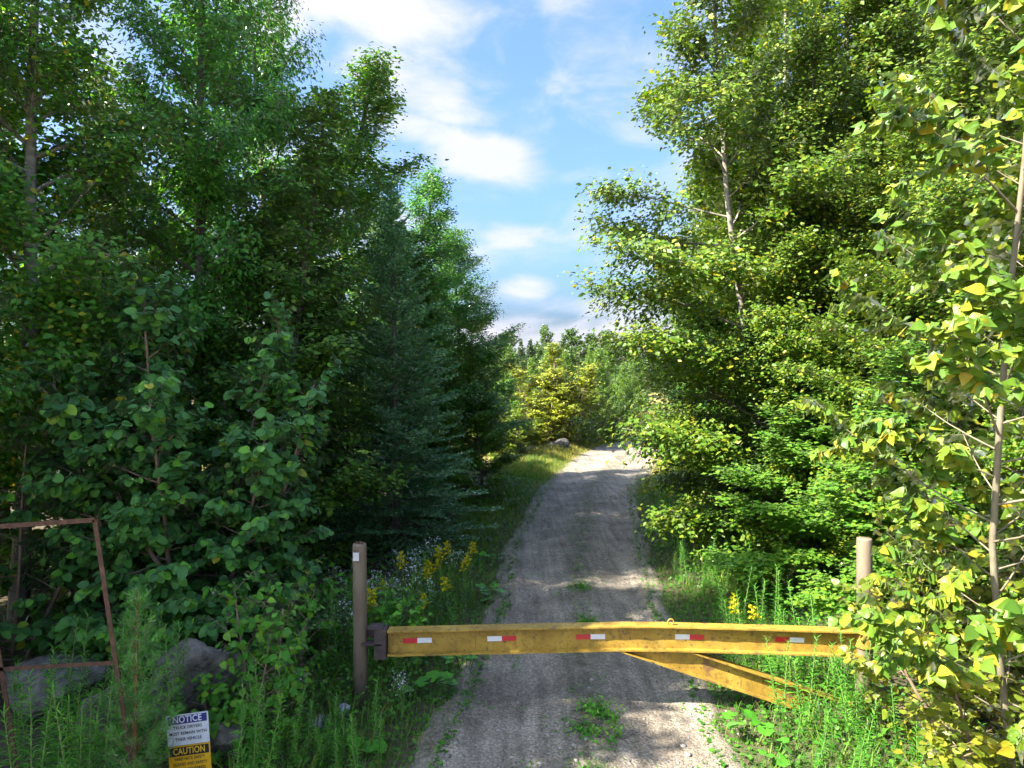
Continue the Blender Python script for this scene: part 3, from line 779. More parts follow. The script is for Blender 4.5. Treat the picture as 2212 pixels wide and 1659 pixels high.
# poplar sapling, very near at the right edge
w, l = broadleaf(61, [(0, 0, -.15, -.02, 7.4, .022)], 1.35, prim=70, sec=8, lf=54, leaf=.090, limb=.007, t0=.16, elev=(12, 50), up=.6, droop=.5, flat=.35, wob=.1, shape=lambda t: max(.5, 1 - .5 * t), min_len=.4)
big_leaf_plant('poplar_sapling', w, l, 'deltoid', B['pale_bark'], G['poplar'], 'poplar sapling with large yellow green leaves and thin bare trunk', 'tree', 3.6, 4.95, 0.0, wide=.98, seed=7, wood_name="trunk")
w, l = broadleaf(62, [(0, 0, -.04, .05, 6.4, .019)], 1.05, prim=52, sec=7, lf=40, leaf=.09, limb=.008, t0=.12, elev=(15, 55), up=.6, droop=.5, flat=.35, shape=lambda t: max(.3, 1 - .6 * t), min_len=.35)
big_leaf_plant('poplar_sapling', w, l, 'deltoid', B['pale_bark'], G['poplar'], 'second poplar sapling cut by the right edge of the view', 'tree', 4.35, 5.8, 0.0, wide=.98, seed=8, count=200, wood_name="trunk")
stems = [(rg.normal(0, .3), rg.normal(0, .25), lx, ly, h, .016) for lx, ly, h in [(-.55, -.1, 2.1), (-.3, -.3, 2.3), (0, -.1, 2.6), (.25, -.25, 2.4), (.5, .0, 2.2), (-.1, -.5, 1.9), (-.7, .2, 1.7)]]
w, l = broadleaf(63, stems, .85, prim=22, sec=7, lf=20, leaf=.082, limb=.009, t0=.1, elev=(0, 45), flat=.45, droop=.3, min_len=.3, shape=lambda t: max(.4, 1 - .6 * t))
big_leaf_plant('willow_bush', w, l, 'ovate', B['twig'], G['willow'], 'sprawling sunlit bush with small yellow green leaves around the pivot post', 'bush', 4.3, 6.35, wide=1.25, seed=9)
w, l = broadleaf(64, stems[:5], .75, prim=19, sec=7, lf=17, leaf=.08, t0=.06, elev=(0, 45), flat=.45, droop=.3, min_len=.3, shape=lambda t: max(.4, 1 - .6 * t))
big_leaf_plant('willow_bush', w, l, 'ovate', B['twig'], G['willow'], 'low dappled bush filling the bottom right corner', 'bush', 3.55, 4.9, wide=1.25, seed=10, sc=(1, 1, .62))

# leafy saplings by the left gate post
for (px_, y, h, lab, sd) in [(566, 6.7, 1.6, 'leafy sapling with oval green leaves between the boulder and gate post', 71), (478, 6.6, .62, 'small oval leaved seedling in front of the boulder above the notice sign', 72), (850, 8.6, 1.0, 'little leafy seedling behind the brown end of the gate beam', 73), (615, 7.6, 1.3, 'leafy sapling with pale green oval leaves close left of the latch post', 74), (690, 8.9, 1.2, 'slender leafy sapling behind the latch post in the asters', 75)]:
    w, l = broadleaf(sd, [(-.06, 0, -.15, 0, h, .010), (.05, .05, .18, .05, h * .85, .009), (0, -.05, .0, -.2, h * .7, .008)], .5, prim=12, sec=4, lf=9, leaf=.085, t0=.15, elev=(10, 50), flat=.7, droop=.5, min_len=.22, shape=lambda t: max(.4, 1 - .5 * t))
    big_leaf_plant('leafy_sapling', w, l, 'ovate', B['twig'], G['sapling'], lab, 'sapling', (px_ - 1106) / 1533 * y, y, wide=1.1, seed=sd, count=140)

# pine sapling next to the sign
w, l = conifer(81, 1.85, .55, 9, 5, 7, 330, .075, elev=(25, 62), up=.55, power=.8, pine=True, base=.12)
ps = plant('pine_sapling', w, l, 'needle', B['red_stem'], G['sapling_pine'], 'young soft needled pine sapling growing beside the notice sign', 'sapling', wide=.32)
settle(ps, -3.0, 5.6)

# ------------------------------------------------------------------ gate
yellow = surf_mat('gate_yellow', [(.3, (.25, .15, .02)), (.5, (.33, .205, .028)), (.75, (.43, .285, .05))], 4.0, .55, .15, 40, spec=.4,
                  extra=[(12, .50, .70, (.17, .11, .028), (1, 1, 1)), (26, .57, .68, (.06, .04, .025), None), (3.4, .60, .66, (.16, .085, .04), (1, 1, 1)), (11, .60, .70, (.10, .055, .03), (1.6, 1, .12)), (60, .63, .70, (.05, .03, .022), None)])
rust = surf_mat('rust', [(.3, (.050, .028, .020)), (.6, (.105, .055, .035)), (.8, (.17, .085, .045))], 18, .85, .4, 60)
dark_rust = surf_mat('dark_rusty_steel', [(.3, (.035, .026, .024)), (.6, (.075, .052, .045)), (.8, (.11, .075, .06))], 9, .75, .3, 50, spec=.4)
pole_paint = surf_mat('weathered_post_paint', [(.3, (.115, .086, .058)), (.55, (.17, .133, .092)), (.8, (.235, .19, .135))], 3.2, .7, .2, 30, mapping=(1, 1, .4),
                      extra=[(9, .635, .66, (.055, .032, .024), (1, 1, .13)), (4, .60, .75, (.21, .17, .09), (1, 1, .3))])
red_tape = surf_mat('red_reflective_tape', [(.3, (.42, .012, .022)), (.7, (.52, .02, .03))], 40, .35, .1, spec=.6)
white_tape = surf_mat('white_reflective_tape', [(.3, (.60, .60, .62)), (.7, (.74, .74, .76))], 40, .35, .1, spec=.6, extra=[(34, .62, .68, (.38, .37, .36), (1, 1, 2))])

GY = 7.4                                          # distance of the gate's plane
def gx(px): return (px - 1106) / 1533.0 * GY
def gz(py): return CAM_H + (820 - py) / 1533.0 * GY
BX0, BX1 = gx(838), gx(1862)
def beam_z(x):
    """Top of the beam; it is bowed slightly upwards."""
    u = (x - BX0) / (BX1 - BX0)
    return float(np.interp(u, [0, .25, .5, .58, .8, 1], [gz(1360.5), gz(1354.5), gz(1349.5), gz(1350), gz(1356), gz(1362.5)]))

gate = empty('barrier_gate', (gx(1868), GY, 0))
tag(gate, 'yellow steel beam barrier gate with red and white tape across the road', 'gate')
gate_base = Vector(gate.location)
def gate_part(mb, name, mat, parent=gate, **kw):
    off = gate_base if parent is gate else Vector((0, 0, 0))
    mb.v = [tuple(Vector(p) - gate_base) for p in mb.v]
    return mb.build(name, mat, parent, **kw)

HB, FW, FT, WT = .262, .15, .016, .012           # beam depth, flange width, flange and web thickness
def bow_strip(x0, x1, y0, y1, zf0, zf1, n=40, wear=0.0, seed=0):
    rr = random.Random(seed)
    mb = MB(); vs = []
    for i in range(n + 1):
        x = x0 + (x1 - x0) * i / n
        j = [rr.uniform(-wear, wear) for _ in range(2)]
        vs += [(x, y0 + j[0], zf0(x) + j[1] * .5), (x, y1, zf0(x)), (x, y1, zf1(x)), (x, y0 + j[0], zf1(x) + j[1] * .5)]
    fs = []
    for i in range(n):
        a = i * 4
        for k in range(4): fs.append((a + k, a + 4 + k, a + 4 + (k + 1) % 4, a + (k + 1) % 4))
    fs += [(0, 1, 2, 3), (n * 4 + 3, n * 4 + 2, n * 4 + 1, n * 4)]
    return mb.add(vs, fs)
yf = GY - FW / 2
beam_top = gate_part(bow_strip(BX0, BX1, yf, yf + FW, lambda x: beam_z(x) - FT, lambda x: beam_z(x), wear=.0035, seed=1), 'top_flange', yellow)
beam_web = gate_part(bow_strip(BX0, BX1, GY - WT / 2, GY + WT / 2, lambda x: beam_z(x) - HB + FT, lambda x: beam_z(x) - FT), 'web', yellow)
beam_bot = gate_part(bow_strip(BX0, BX1, yf, yf + FW, lambda x: beam_z(x) - HB, lambda x: beam_z(x) - HB + FT, wear=.003, seed=2), 'bottom_flange', yellow)

# tapes on the web: centre picture x, and whether red comes first
for pc, red_first in [(901, True), (1084, False), (1276, True), (1490.5, False), (1707, True)]:
    xc = gx(pc) * (1 - WT / 2 / GY)
    zc = beam_z(xc) - HB * .47
    half = .152
    sl = (beam_z(xc + .1) - beam_z(xc - .1)) / .2
    tp = empty('reflective_tape', (xc - gate_base.x, GY - WT / 2 - .0030 - gate_base.y, zc)); tp.parent = gate
    tp.rotation_euler = (0, -math.atan(sl), 0)
    for s, mat, nm in ((-1, red_tape if red_first else white_tape, 'red_strip' if red_first else 'white_strip'), (1, white_tape if red_first else red_tape, 'white_strip' if red_first else 'red_strip')):
        MB().box((s * half / 2, 0, 0), (half - .001, .003, .052)).build(nm, mat, tp)

# diagonal brace, an I-beam from under the main beam down to the foot of the pivot post
def brace_line(t): return Vector((gx(1345) + (gx(1868) - gx(1345)) * t, GY, 0))
A0 = Vector((gx(1362), GY, gz(1388))); A1 = Vector((gx(1845), GY, gz(1548)))
bd = (A1 - A0); blen = bd.length; ba = math.atan2(bd.z, bd.x)
RB = Matrix.Rotation(-ba, 3, 'Y')
mid = (A0 + A1) / 2
def bpiece(name, dz, h, w, x0=0.0, x1=1.0):
    # shear the upper end so that it stops under the beam
    mb = MB()
    c, s = math.cos(ba), math.sin(ba)
    def pt(u, z, y):
        p = A0 + Vector((c * u - s * z, y, s * u + c * z)); return p
    vs = []
    for z in (dz - h / 2, dz + h / 2):
        u0 = None
        lo, hi = -1.0, 1.2
        for _ in range(40):                        # where this edge meets the underside of the beam
            m_ = (lo + hi) / 2
            q = pt(m_, z, 0)
            if q.z > beam_z(q.x) - HB - .001: lo = m_
            else: hi = m_
        u0 = hi
        for u in (u0, blen):
            for y in (-w / 2, w / 2): vs.append(pt(u, z, y))
    fs = [(0, 1, 3, 2), (4, 6, 7, 5), (0, 2, 6, 4), (1, 5, 7, 3), (0, 4, 5, 1), (2, 3, 7, 6)]
    mb.add(vs, fs)
    return gate_part(mb, name, yellow)
BH = .235
brace_web = bpiece('brace_web', 0, BH - 2 * .014, .011)
bpiece('brace_flange', BH / 2 - .007, .014, .135)
bpiece('brace_flange', -BH / 2 + .007, .014, .135)

# rusty box on the free end, pivot sleeve on the other, lifting ring
cap = MB().box((gx(823), GY, beam_z(BX0) - HB / 2 - .005), (.125, .17, HB + .05))
gate_part(cap, 'end_cap', dark_rust, bevel=.008)
gate_part(MB().box((gx(812), GY + .0, beam_z(BX0) + .026), (.155, .18, .012)), 'cap_lid', dark_rust)
gate_part(MB().tube([(gx(1869), GY, gz(1398)), (gx(1869), GY, gz(1362)), (gx(1869), GY, gz(1352))], [.098, .098, .098], 28, cap=True), 'pivot_sleeve', yellow, smooth=False)
ring = MB()
pts = [(gx(1449) + .030 * math.cos(t), GY - .02, beam_z(gx(1449)) + .034 + .030 * math.sin(t)) for t in np.linspace(0, 2 * math.pi, 19)]
ring.tube(pts, .0075, 6, cap=False)
gate_part(ring, 'lifting_ring', yellow, smooth=True)

# ------------------------------------------------------------------ posts
def post(name, x, y, top, rad, label):
    root = empty(name, (x, y, 0)); tag(root, label, 'post')
    z0 = surface_z(x, y) - .1
    prof = [(z0, rad), (top * .3, rad * 1.0), (top * .6, rad * .995), (top - .02, rad * .99), (top - .006, rad * .95), (top, rad * .86)]
    mb = MB(); mb.tube([(.004 * math.sin(z * 3), 0, z) for z, _ in prof], [r for _, r in prof], 32)
    me = mb.mesh('post_shaft', True)
    obj('post_shaft', me, pole_paint, root)
    return root
latch_post = post('gate_post', gx(776), GY + .02, gz(1176), .0725, 'weathered tan latch post with peeling rust streak and hanging tag')
# latch plate that carries the end of the beam
lp = MB().box((.135, -.03, gz(1389)), (.21, .15, .014)); lp.build('latch_plate', dark_rust, latch_post)
lp = MB().box((.10, .04, gz(1372)), (.10, .012, .10)); lp.build('latch_bracket', dark_rust, latch_post)
cw = MB().tube([(-.045 + .09 * k / 8, -.01 - .012 * math.sin(k), gz(1176) + .012 + .009 * math.sin(k * 1.7)) for k in range(9)], .009, 6); cw.build('rusted_loop', rust, latch_post, smooth=True)
pivot_post = post('gate_post', gx(1869), GY, gz(1163), .078, 'sunlit tan pivot post among yellow green leaves at the hinge end')
# tag on a wire
tg = empty('hanging_tag', (gx(772), GY - .075, gz(1200))); tag(tg, 'small grey white rectangular tag hanging near the top of the latch post', 'tag')
MB().box((0, 0, 0), (.062, .008, .088)).build('tag_plate', flat_mat('tag_grey', (.50, .50, .52), .5), tg, bevel=.002)
MB().tube([(-.008, .0, .042), (-.014, .012, .085), (-.004, .05, .118)], .0022, 5).build('wire', rust, tg)
MB().tube([(.012, .0, .042), (.020, .012, .08), (.024, .05, .118)], .0022, 5).build('wire', rust, tg)

# ------------------------------------------------------------------ rusty sign frame
fr = empty('rusty_frame', (-3.35, 5.5, 0)); tag(fr, 'rusty angle iron sign frame, empty and leaning at the left edge', 'sign frame')
def FP(px, py, d=5.5): 
    q = P(px, py, d); return q - Vector(fr.location)
def bar(a, b, t=.034):
    a, b = Vector(a), Vector(b); dd = (b - a).normalized()
    up = Vector((0, 1, 0)); s = dd.cross(up).normalized(); up = s.cross(dd)
    mb = MB()
    # an L section
    prof = [(0, 0), (t, 0), (t, .006), (.006, .006), (.006, t), (0, t)]
    vs = [p + s * (u - t / 2) + up * v for p in (a, b) for u, v in prof]
    n = len(prof)
    fs = [(k, (k + 1) % n, n + (k + 1) % n, n + k) for k in range(n)] + [tuple(reversed(range(n))), tuple(range(n, 2 * n))]
    return mb.add(vs, fs)
bot_r = FP(280, 1660); bot_l = FP(33, 1670)
gl = Vector((bot_r.x + .03, bot_r.y, surface_z(-2.9, 5.5) - .1)); gl2 = Vector((bot_l.x + .03, bot_l.y, surface_z(-3.9, 5.5) - .1))
top_r = FP(203, 1124); top_l = FP(-48, 1141)
bar(top_l, top_r, .036).build('top_bar', rust, fr)
bar(FP(-5, 1448), FP(243, 1434), .030).build('cross_bar', rust, fr)
bar(top_r, bot_r, .036).build('upright', rust, fr)
bar(top_l, bot_l, .036).build('upright', rust, fr)

# ------------------------------------------------------------------ notice and caution sign
sg = empty('safety_sign', (0, 0, 0)); tag(sg, 'leaning plastic sign reading notice on white and caution on yellow', 'sign')
s_c = P(406, 1611, 5.95)
sg.location = s_c
sg.rotation_euler = (math.radians(-6), math.radians(-6.0), math.radians(4))
SW, SH = .345, .25
white = flat_mat('sign_white', (.66, .67, .69), .45)
blue = flat_mat('sign_blue', (.028, .035, .19), .45)
black = flat_mat('sign_black', (.018, .016, .018), .5)
amber = flat_mat('sign_amber', (.78, .40, .01), .45)
sign_white_letter = flat_mat('sign_letter_white', (.75, .75, .78), .45)
sign_yellow_letter = flat_mat('sign_letter_yellow', (.80, .48, .02), .45)
post_gray = surf_mat('sign_stake', [(.3, (.10, .09, .075)), (.7, (.20, .18, .15))], 10, .8, .2)

def text_mesh(txt, size, name):
    cu = bpy.data.curves.new(name, 'FONT'); cu.body = txt; cu.size = size; cu.align_x = 'CENTER'; cu.align_y = 'CENTER'
    cu.extrude = .0006; cu.offset = size * .018; cu.resolution_u = 3; cu.space_character = 1.05
    t = bpy.data.objects.new(name, cu); COL.objects.link(t)
    dg = bpy.context.evaluated_depsgraph_get()
    me = bpy.data.meshes.new_from_object(t.evaluated_get(dg)); me.materials.clear()
    bpy.data.objects.remove(t); bpy.data.curves.remove(cu)
    me.transform(Matrix.Rotation(math.radians(90), 4, 'X'))
    return me
def letters(txt, size, x, z, y, mat, parent, width=None):
    me = text_mesh(txt, size, 'lettering')
    o = obj('lettering', me, mat, parent, (x, y, z))
    xs = [v.co.x for v in me.vertices]; wd = max(xs) - min(xs)
    if width: o.scale = (width / wd, 1, 1)
    return o
npn = empty('notice_panel', (0, 0, SH / 2 + .001)); npn.parent = sg
MB().box((0, 0, 0), (SW, .005, SH)).build('board', white, npn, bevel=.0012)
MB().box((0, -.0037, .082), (SW - .022, .0016, .066)).build('header_band', blue, npn)
letters('NOTICE', .074, 0, .082, -.0052, sign_white_letter, npn, .235)
for k, (tx, wd) in enumerate([('TRUCK DRIVERS', .235), ('MUST REMAIN WITH', .305), ('THEIR VEHICLE', .215)]):
    letters(tx, .034, 0, .018 - k * .0475, -.0034, black, npn, wd)
cpn = empty('caution_panel', (0, 0, -SH / 2 - .002)); cpn.parent = sg
MB().box((0, 0, 0), (SW, .005, SH)).build('board', amber, cpn, bevel=.0012)
MB().box((0, -.0037, .079), (SW - .022, .0016, .072)).build('header_band', black, cpn)
letters('CAUTION', .074, 0, .079, -.0052, sign_yellow_letter, cpn, .26)
for k, (tx, wd) in enumerate([('HARD HATS, SAFETY', .25), ('GLASSES AND SAFETY', .28), ('SHOES REQUIRED', .25)]):
    letters(tx, .033, 0, .018 - k * .043, -.0034, black, cpn, wd)
MB().box((0, .015, -.19), (.04, .022, .86)).build('stake', post_gray, sg)

# ------------------------------------------------------------------ boulders and stones
rock_m = surf_mat('granite', [(.28, (.085, .073, .06)), (.5, (.17, .15, .125)), (.75, (.31, .28, .24))], 7.5, .9, 1.0, 16, detail=9, bdist=.05, extra=[(3.0, .58, .70, (.055, .062, .045), None), (40, .62, .70, (.36, .35, .34), None)])
pale_rock = surf_mat('pale_stone', [(.28, (.30, .30, .31)), (.6, (.44, .44, .45)), (.8, (.55, .55, .56))], 8, .85, .4, 30)
shaded_rock = surf_mat('shaded_granite', [(.28, (.03, .028, .027)), (.5, (.055, .052, .05)), (.75, (.10, .095, .09))], 3.5, .9, .8, 12)  # granite with shade put into its colour, for boulders at the bend
def boulder(name, seed, size, mat, sub=5, sharp=.28):
    bm = bmesh.new(); bmesh.ops.create_icosphere(bm, subdivisions=sub, radius=1.0)
    rr = random.Random(seed)
    planes = [(Vector((rr.gauss(0, 1), rr.gauss(0, 1), rr.gauss(0, .8))).normalized(), rr.uniform(.55, .85)) for _ in range(9)]
    for v in bm.verts:
        p = v.co.copy()
        for n_, d_ in planes:
            e = p.dot(n_) - d_
            if e > 0: p -= n_ * e * .96
        p *= 1 + sharp * .5 * mnoise.noise(p * 1.3 + Vector((seed, 0, 0))) + .075 * mnoise.noise(p * 4 + Vector((0, seed, 0))) + .04 * mnoise.noise(p * 11) + .018 * mnoise.noise(p * 27)
        v.co = Vector((p.x * size[0], p.y * size[1], p.z * size[2]))
    me = bpy.data.meshes.new(name); bm.to_mesh(me); bm.free()
    me.polygons.foreach_set("use_smooth", np.ones(len(me.polygons), dtype=bool))
    return obj(name, me, mat)
def rock(px, py, d, size, seed, label, mat=rock_m, sub=5, rz=0.0, sink=.25, group='boulders and stones along the road'):
    o = boulder('boulder' if max(size) > .25 else 'stone', seed, size, mat, sub)
    x = (px - 1106) / 1533 * d
    o.location = (x, d, surface_z(x, d) + size[2] * (1 - sink)); o.rotation_euler = (0, 0, rz)
    tag(o, label, 'rock', group); return o
rock(425, 0, 7.0, (.44, .42, .50), 1, 'big grey boulder right of the pine sapling above the notice sign', rz=.4)
rock(120, 0, 7.4, (.66, .5, .28), 2, 'long low grey boulder seen through the rusty frame', rz=-.1)
rock(225, 0, 6.7, (.22, .22, .30), 3, 'pale rock corner behind the lower bar of the frame', rz=.8)
rock(487, 0, 6.35, (.17, .18, .22), 8, 'small dark rock beside the notice sign', rz=.8)
rock(686, 0, 6.9, (.10, .09, .085), 4, 'pale faceted stone in the weeds below the latch post, left one', pale_rock, 3, .3)
rock(742, 0, 7.15, (.09, .085, .07), 6, 'pale stone at the foot of the latch post', pale_rock, 3, 1.3)
rock(1212, 0, 33.6, (.55, .5, .36), 7, 'boulder darkened for shade at the foot of the yellow birch', shaded_rock, rz=.3)
rock(1110, 0, 30.8, (.5, .45, .40), 9, 'grey boulder in the grass at the road bend', shaded_rock, rz=.1)
rock(1338, 0, 46.0, (.62, .5, .62), 10, 'reddish boulder beyond the road bend before the pines', surf_mat('reddish_granite', [(.3, (.16, .09, .075)), (.7, (.33, .21, .18))], 3, .9, .6, 20), rz=.7)
rock(1150, 0, 32.4, (.3, .3, .2), 12, 'low stone between the two boulders at the bend', rz=.1)

# ------------------------------------------------------------------ goldenrod, asters and other tall weeds
def weed(seed, H, leaves_n, leaf_len, flower=0.0, lean=.08, top_taper=.45, droop=.5):
    rng = np.random.default_rng(seed)
    st = MB(); lv = Leaves(); fl = Leaves()
    sp = path((0, 0, -.04), (rng.normal(0, lean), rng.normal(0, lean), 1), H, 7, rng, up=.2, wob=.07)
    st.tube(sp, [.0052 * (1 - .7 * i / 7) + .001 for i in range(8)], 5)
    n = leaves_n
    s = .12 + .88 * (np.arange(n) + rng.uniform(0, .5, n)) / n
    p, d = along(sp, s)
    th = np.arange(n) * 2.399 + rng.normal(0, .3, n)
    out = np.stack([np.cos(th), np.sin(th), np.zeros(n)], 1)
    e = np.where(s > .86, 1.3, .55)[:, None]
    a = out + np.array([0, 0, 1.0]) * e * rng.uniform(.6, 1.3, (n, 1))
    nn = np.array([0, 0, 1.0]) - out * .3 + rng.normal(0, .15, (n, 3))
    sz = leaf_len * (1 - top_taper * s) * rng.uniform(.8, 1.15, n) * np.where(s < .3, .8, 1)
    lv.add(p, a, nn, sz, rng.uniform(0, 1, n))
    if flower:
        nb = 11
        for k in range(nb):
            t = 1 - flower * (k + .3) / nb
            q0, qd = along(sp, [t]); az = k * 2.4
            L = .04 + .14 * flower * (k / nb) ** .7 * 2
            br = path(q0[0], (math.cos(az), math.sin(az), .9), L, 3, rng, up=-.9, wob=.1)
            st.tube(br, .0012, 3, cap=False)
            c = 26
            bp, _ = along(br, rng.uniform(.1, 1, c))
            fl.add(bp + rng.normal(0, .007, (c, 3)) + np.array([0, 0, .006]), rng.normal(0, 1, (c, 3)), rng.normal(0, 1, (c, 3)), .013 * rng.uniform(.7, 1.3, c), rng.uniform(0, 1, c))
    return st, lv, fl
def aster(seed, H, n_fl=70):
    rng = np.random.default_rng(seed)
    st, lv, fl = weed(seed, H, 34, .07)
    for k in range(14):
        t = .98 - .4 * k / 14
        sp = np.array([0, 0, H * t]); az = k * 2.4
        br = path(sp, (math.cos(az), math.sin(az), 1.0), .10 + .16 * k / 14, 3, rng, up=.2, wob=.15)
        st.tube(br, .0011, 3, cap=False)
        c = max(3, n_fl // 14)
        bp, _ = along(br, rng.uniform(.4, 1, c))
        fl.add(bp + rng.normal(0, .022, (c, 3)), rng.normal(0, 1, (c, 3)), rng.normal(0, .6, (c, 3)) + np.array([0, -.4, .9]), .0125 * rng.uniform(.6, 1.3, c), rng.uniform(0, 1, c))
    return st, lv, fl
weeds = {}
def weed_proto(key, name, parts, fm=None):
    st, lv, fl = parts
    root = empty(name); tag(root, 'x', 'weed')
    obj('stem', st.mesh(name + '_stem', True), B['green_stem'], root)
    obj('leaves', leaf_mesh(name + '_leaves', lv.arrays(), 'lance'), G['goldenrod'], root)
    if len(fl): stuff(obj('flower_head', leaf_mesh(name + '_flower', fl.arrays(), 'petal'), fm, root))
    weeds[key] = [root, False]
for k in range(5): weed_proto(('green', k), 'goldenrod_stalk', weed(100 + k, 1.0, 78 + 6 * k, .125, 0))
for k in range(3): weed_proto(('gold', k), 'goldenrod_stalk', weed(120 + k, 1.0, 64, .115, .20), G['flower_yellow'])
for k in range(3): weed_proto(('aster', k), 'aster_plant', aster(130 + k, .85), G['flower_white'])
def put_weed(key, x, y, h, label, group, rng):
    root, used = weeds[key]
    o = root if not used else copy_tree(root)
    weeds[key][1] = True
    o.location = (x, y, surface_z(x, y) - .01); o.rotation_euler = (rng.normal(0, .05), rng.normal(0, .05), rng.uniform(0, 6.28))
    o.scale = (h * .5 + .5, h * .5 + .5, h)
    o["label"] = label; o["group"] = group
ORD = ['leftmost', 'second', 'third', 'fourth', 'fifth', 'sixth', 'seventh', 'eighth', 'ninth', 'tenth', 'eleventh', 'twelfth']
def patch(kind, nvar, n, xr, yr, hr, label, group, seed, avoid=None):
    """N weeds strewn over a plot of the verge; in small plots each is told apart by its rank from the left."""
    rng = np.random.default_rng(seed)
    c = 0; spots = []
    while c < n:
        x, y = rng.uniform(*xr), rng.uniform(*yr)
        l_, r_ = road_edges(y)
        if l_ - .15 < x < r_ + .15: continue
        if avoid and avoid(x, y): continue
        spots.append((x / y, x, y)); c += 1
    for k, (_, x, y) in enumerate(sorted(spots)):
        lab = label if n > 12 else (ORD[k] + ('' if k == 0 else ' from left') + ' ' + label)
        put_weed((kind, int(rng.integers(nvar))), x, y, rng.uniform(*hr), lab, group, rng)
near_sign = lambda x, y: (-2.98 < x < -2.30 and y < 5.98) 
patch('green', 5, 46, (-4.2, -2.95), (5.0, 6.7), (.9, 1.35), 'tall narrow leaved green stalk in the dense weeds below the rusty frame', 'green stalks below the rusty frame', 1, near_sign)
patch('green', 5, 10, (-2.30, -1.95), (5.55, 6.5), (.75, 1.15), 'narrow leaved green stalk standing between the notice sign and latch post', 'green stalks right of the notice sign', 2, near_sign)
patch('green', 5, 12, (-1.9, -1.05), (5.9, 6.6), (.35, .7), 'short narrow leaved green stalk at the bottom edge before the latch post', 'short green stalks before the latch post', 3)
patch('green', 5, 22, (-2.6, -1.3), (7.7, 9.6), (.7, 1.15), 'green leafy stalk in the weeds behind the latch post', 'green stalks behind the latch post', 4)
patch('green', 5, 20, (2.55, 3.5), (7.6, 9.3), (.75, 1.2), 'green narrow leaved stalk behind the hinge end of the beam', 'green stalks behind the hinge end', 5)
patch('green', 5, 12, (2.7, 3.4), (6.45, 7.15), (.7, 1.05), 'green stalk standing in front of the last reflective tape', 'green stalks before the brace', 6)
patch('green', 5, 24, (2.6, 4.4), (4.9, 6.4), (.35, .75), 'low green stalk in the weeds of the bottom right corner', 'low green stalks bottom right', 7)
patch('green', 5, 22, (2.7, 4.4), (10.0, 15.5), (.6, .95), 'dark green stalk on the shaded right verge before the maple shrubs', 'green stalks on the shaded right verge', 8)
patch('gold', 3, 12, (-1.45, -.65), (8.6, 11.0), (.75, 1.15), 'goldenrod with a yellow plume on the left verge behind the beam', 'flowering goldenrod behind the beam', 9)
patch('gold', 3, 4, (-2.1, -1.6), (8.2, 9.5), (.8, 1.05), 'goldenrod with a yellow plume left of the latch post', 'flowering goldenrod left of the latch post', 10)
patch('gold', 3, 3, (2.7, 3.0), (8.2, 9.0), (.75, .9), 'goldenrod with a yellow plume behind the last reflective tape', 'flowering goldenrod by the hinge end', 11)
patch('aster', 3, 9, (-1.7, -.8), (8.9, 11.2), (.8, 1.15), 'white flowering aster on the left verge behind the latch post', 'white asters behind the latch post', 12)
patch('aster', 3, 5, (-2.4, -1.7), (8.4, 9.4), (.85, 1.15), 'white flowering aster left of the latch post', 'white asters left of the latch post', 13)
patch('aster', 3, 2, (-1.25, -1.05), (6.9, 7.25), (.5, .62), 'small white flowered stalk before the brown end cap of the beam', 'white flowers before the end cap', 14)

# coltsfoot with big round leaves
def heart_leaf(seed):
    rng = np.random.default_rng(seed)
    n = 18; vs = [(0, 0, 0)]
    for k in range(n + 1):
        th = math.radians(-158 + 316 * k / n)
        r = .5 * (1 + .10 * math.cos(5 * th) + .05 * rng.normal())
        vs.append((r * math.cos(th) + .02, r * math.sin(th), .10 * r + .04 * math.sin(3 * th) + rng.normal(0, .008)))
    t = [(0, k, k + 1) for k in range(1, n + 1)]
    me = tri_mesh('coltsfoot_leaf', np.array(vs), np.array(t), {"rnd": np.full(len(vs), rng.uniform())}); me.materials.append(G['coltsfoot']); return me
hearts = [heart_leaf(k) for k in range(4)]
def coltsfoot(x, y, n, spread, size, label, seed):
    rng = np.random.default_rng(seed)
    root = empty('coltsfoot_plant', (x, y, surface_z(x, y))); tag(root, label, 'plant', 'coltsfoot plants at the road edge')
    for k in range(n):
        a = rng.uniform(0, 6.28); r = spread * math.sqrt(rng.uniform(.05, 1)); h = rng.uniform(.07, .20)
        px_, py_ = r * math.cos(a), r * math.sin(a)
        s = size * rng.uniform(.7, 1.2)
        lf = obj('leaf', hearts[int(rng.integers(4))], None, root, (px_, py_, h))
        lf.rotation_euler = (rng.normal(0, .25), rng.normal(.1, .25), a + rng.normal(0, .5)); lf.scale = (s, s, s)
        MB().tube([(px_ * .4, py_ * .4, -.02), (px_ * .8, py_ * .8, h * .6), (px_, py_, h)], .004, 5, cap=False).build('petiole', B['green_stem'], root)
for (px_, py_, d, n, sp_, sz, lab, sd) in [
    (925, 0, 7.75, 9, .24, .17, 'coltsfoot with big round bright leaves under the beam near the latch post', 1),
    (1005, 0, 8.5, 10, .26, .13, 'round leaved coltsfoot at the road edge just under the beam', 2),
    (1050, 0, 11.2, 10, .30, .15, 'round leaved coltsfoot on the left road edge beyond the beam', 3),
    (1620, 0, 6.75, 7, .22, .16, 'coltsfoot with three bright round leaves below the brace end', 4),
    (1655, 0, 6.35, 8, .25, .14, 'round leaved coltsfoot at the bottom right of the road', 5),
    (800, 0, 6.55, 6, .2, .13, 'coltsfoot by the pale stones at the bottom', 6),
    (1075, 0, 13.5, 8, .3, .14, 'coltsfoot farther along the left road edge below the fir', 7),
    (870, 0, 9.4, 7, .25, .14, 'broad leaved coltsfoot behind the free end of the beam', 8)]:
    coltsfoot((px_ - 1106) / 1533 * d, d, n, sp_, sz, lab, sd)

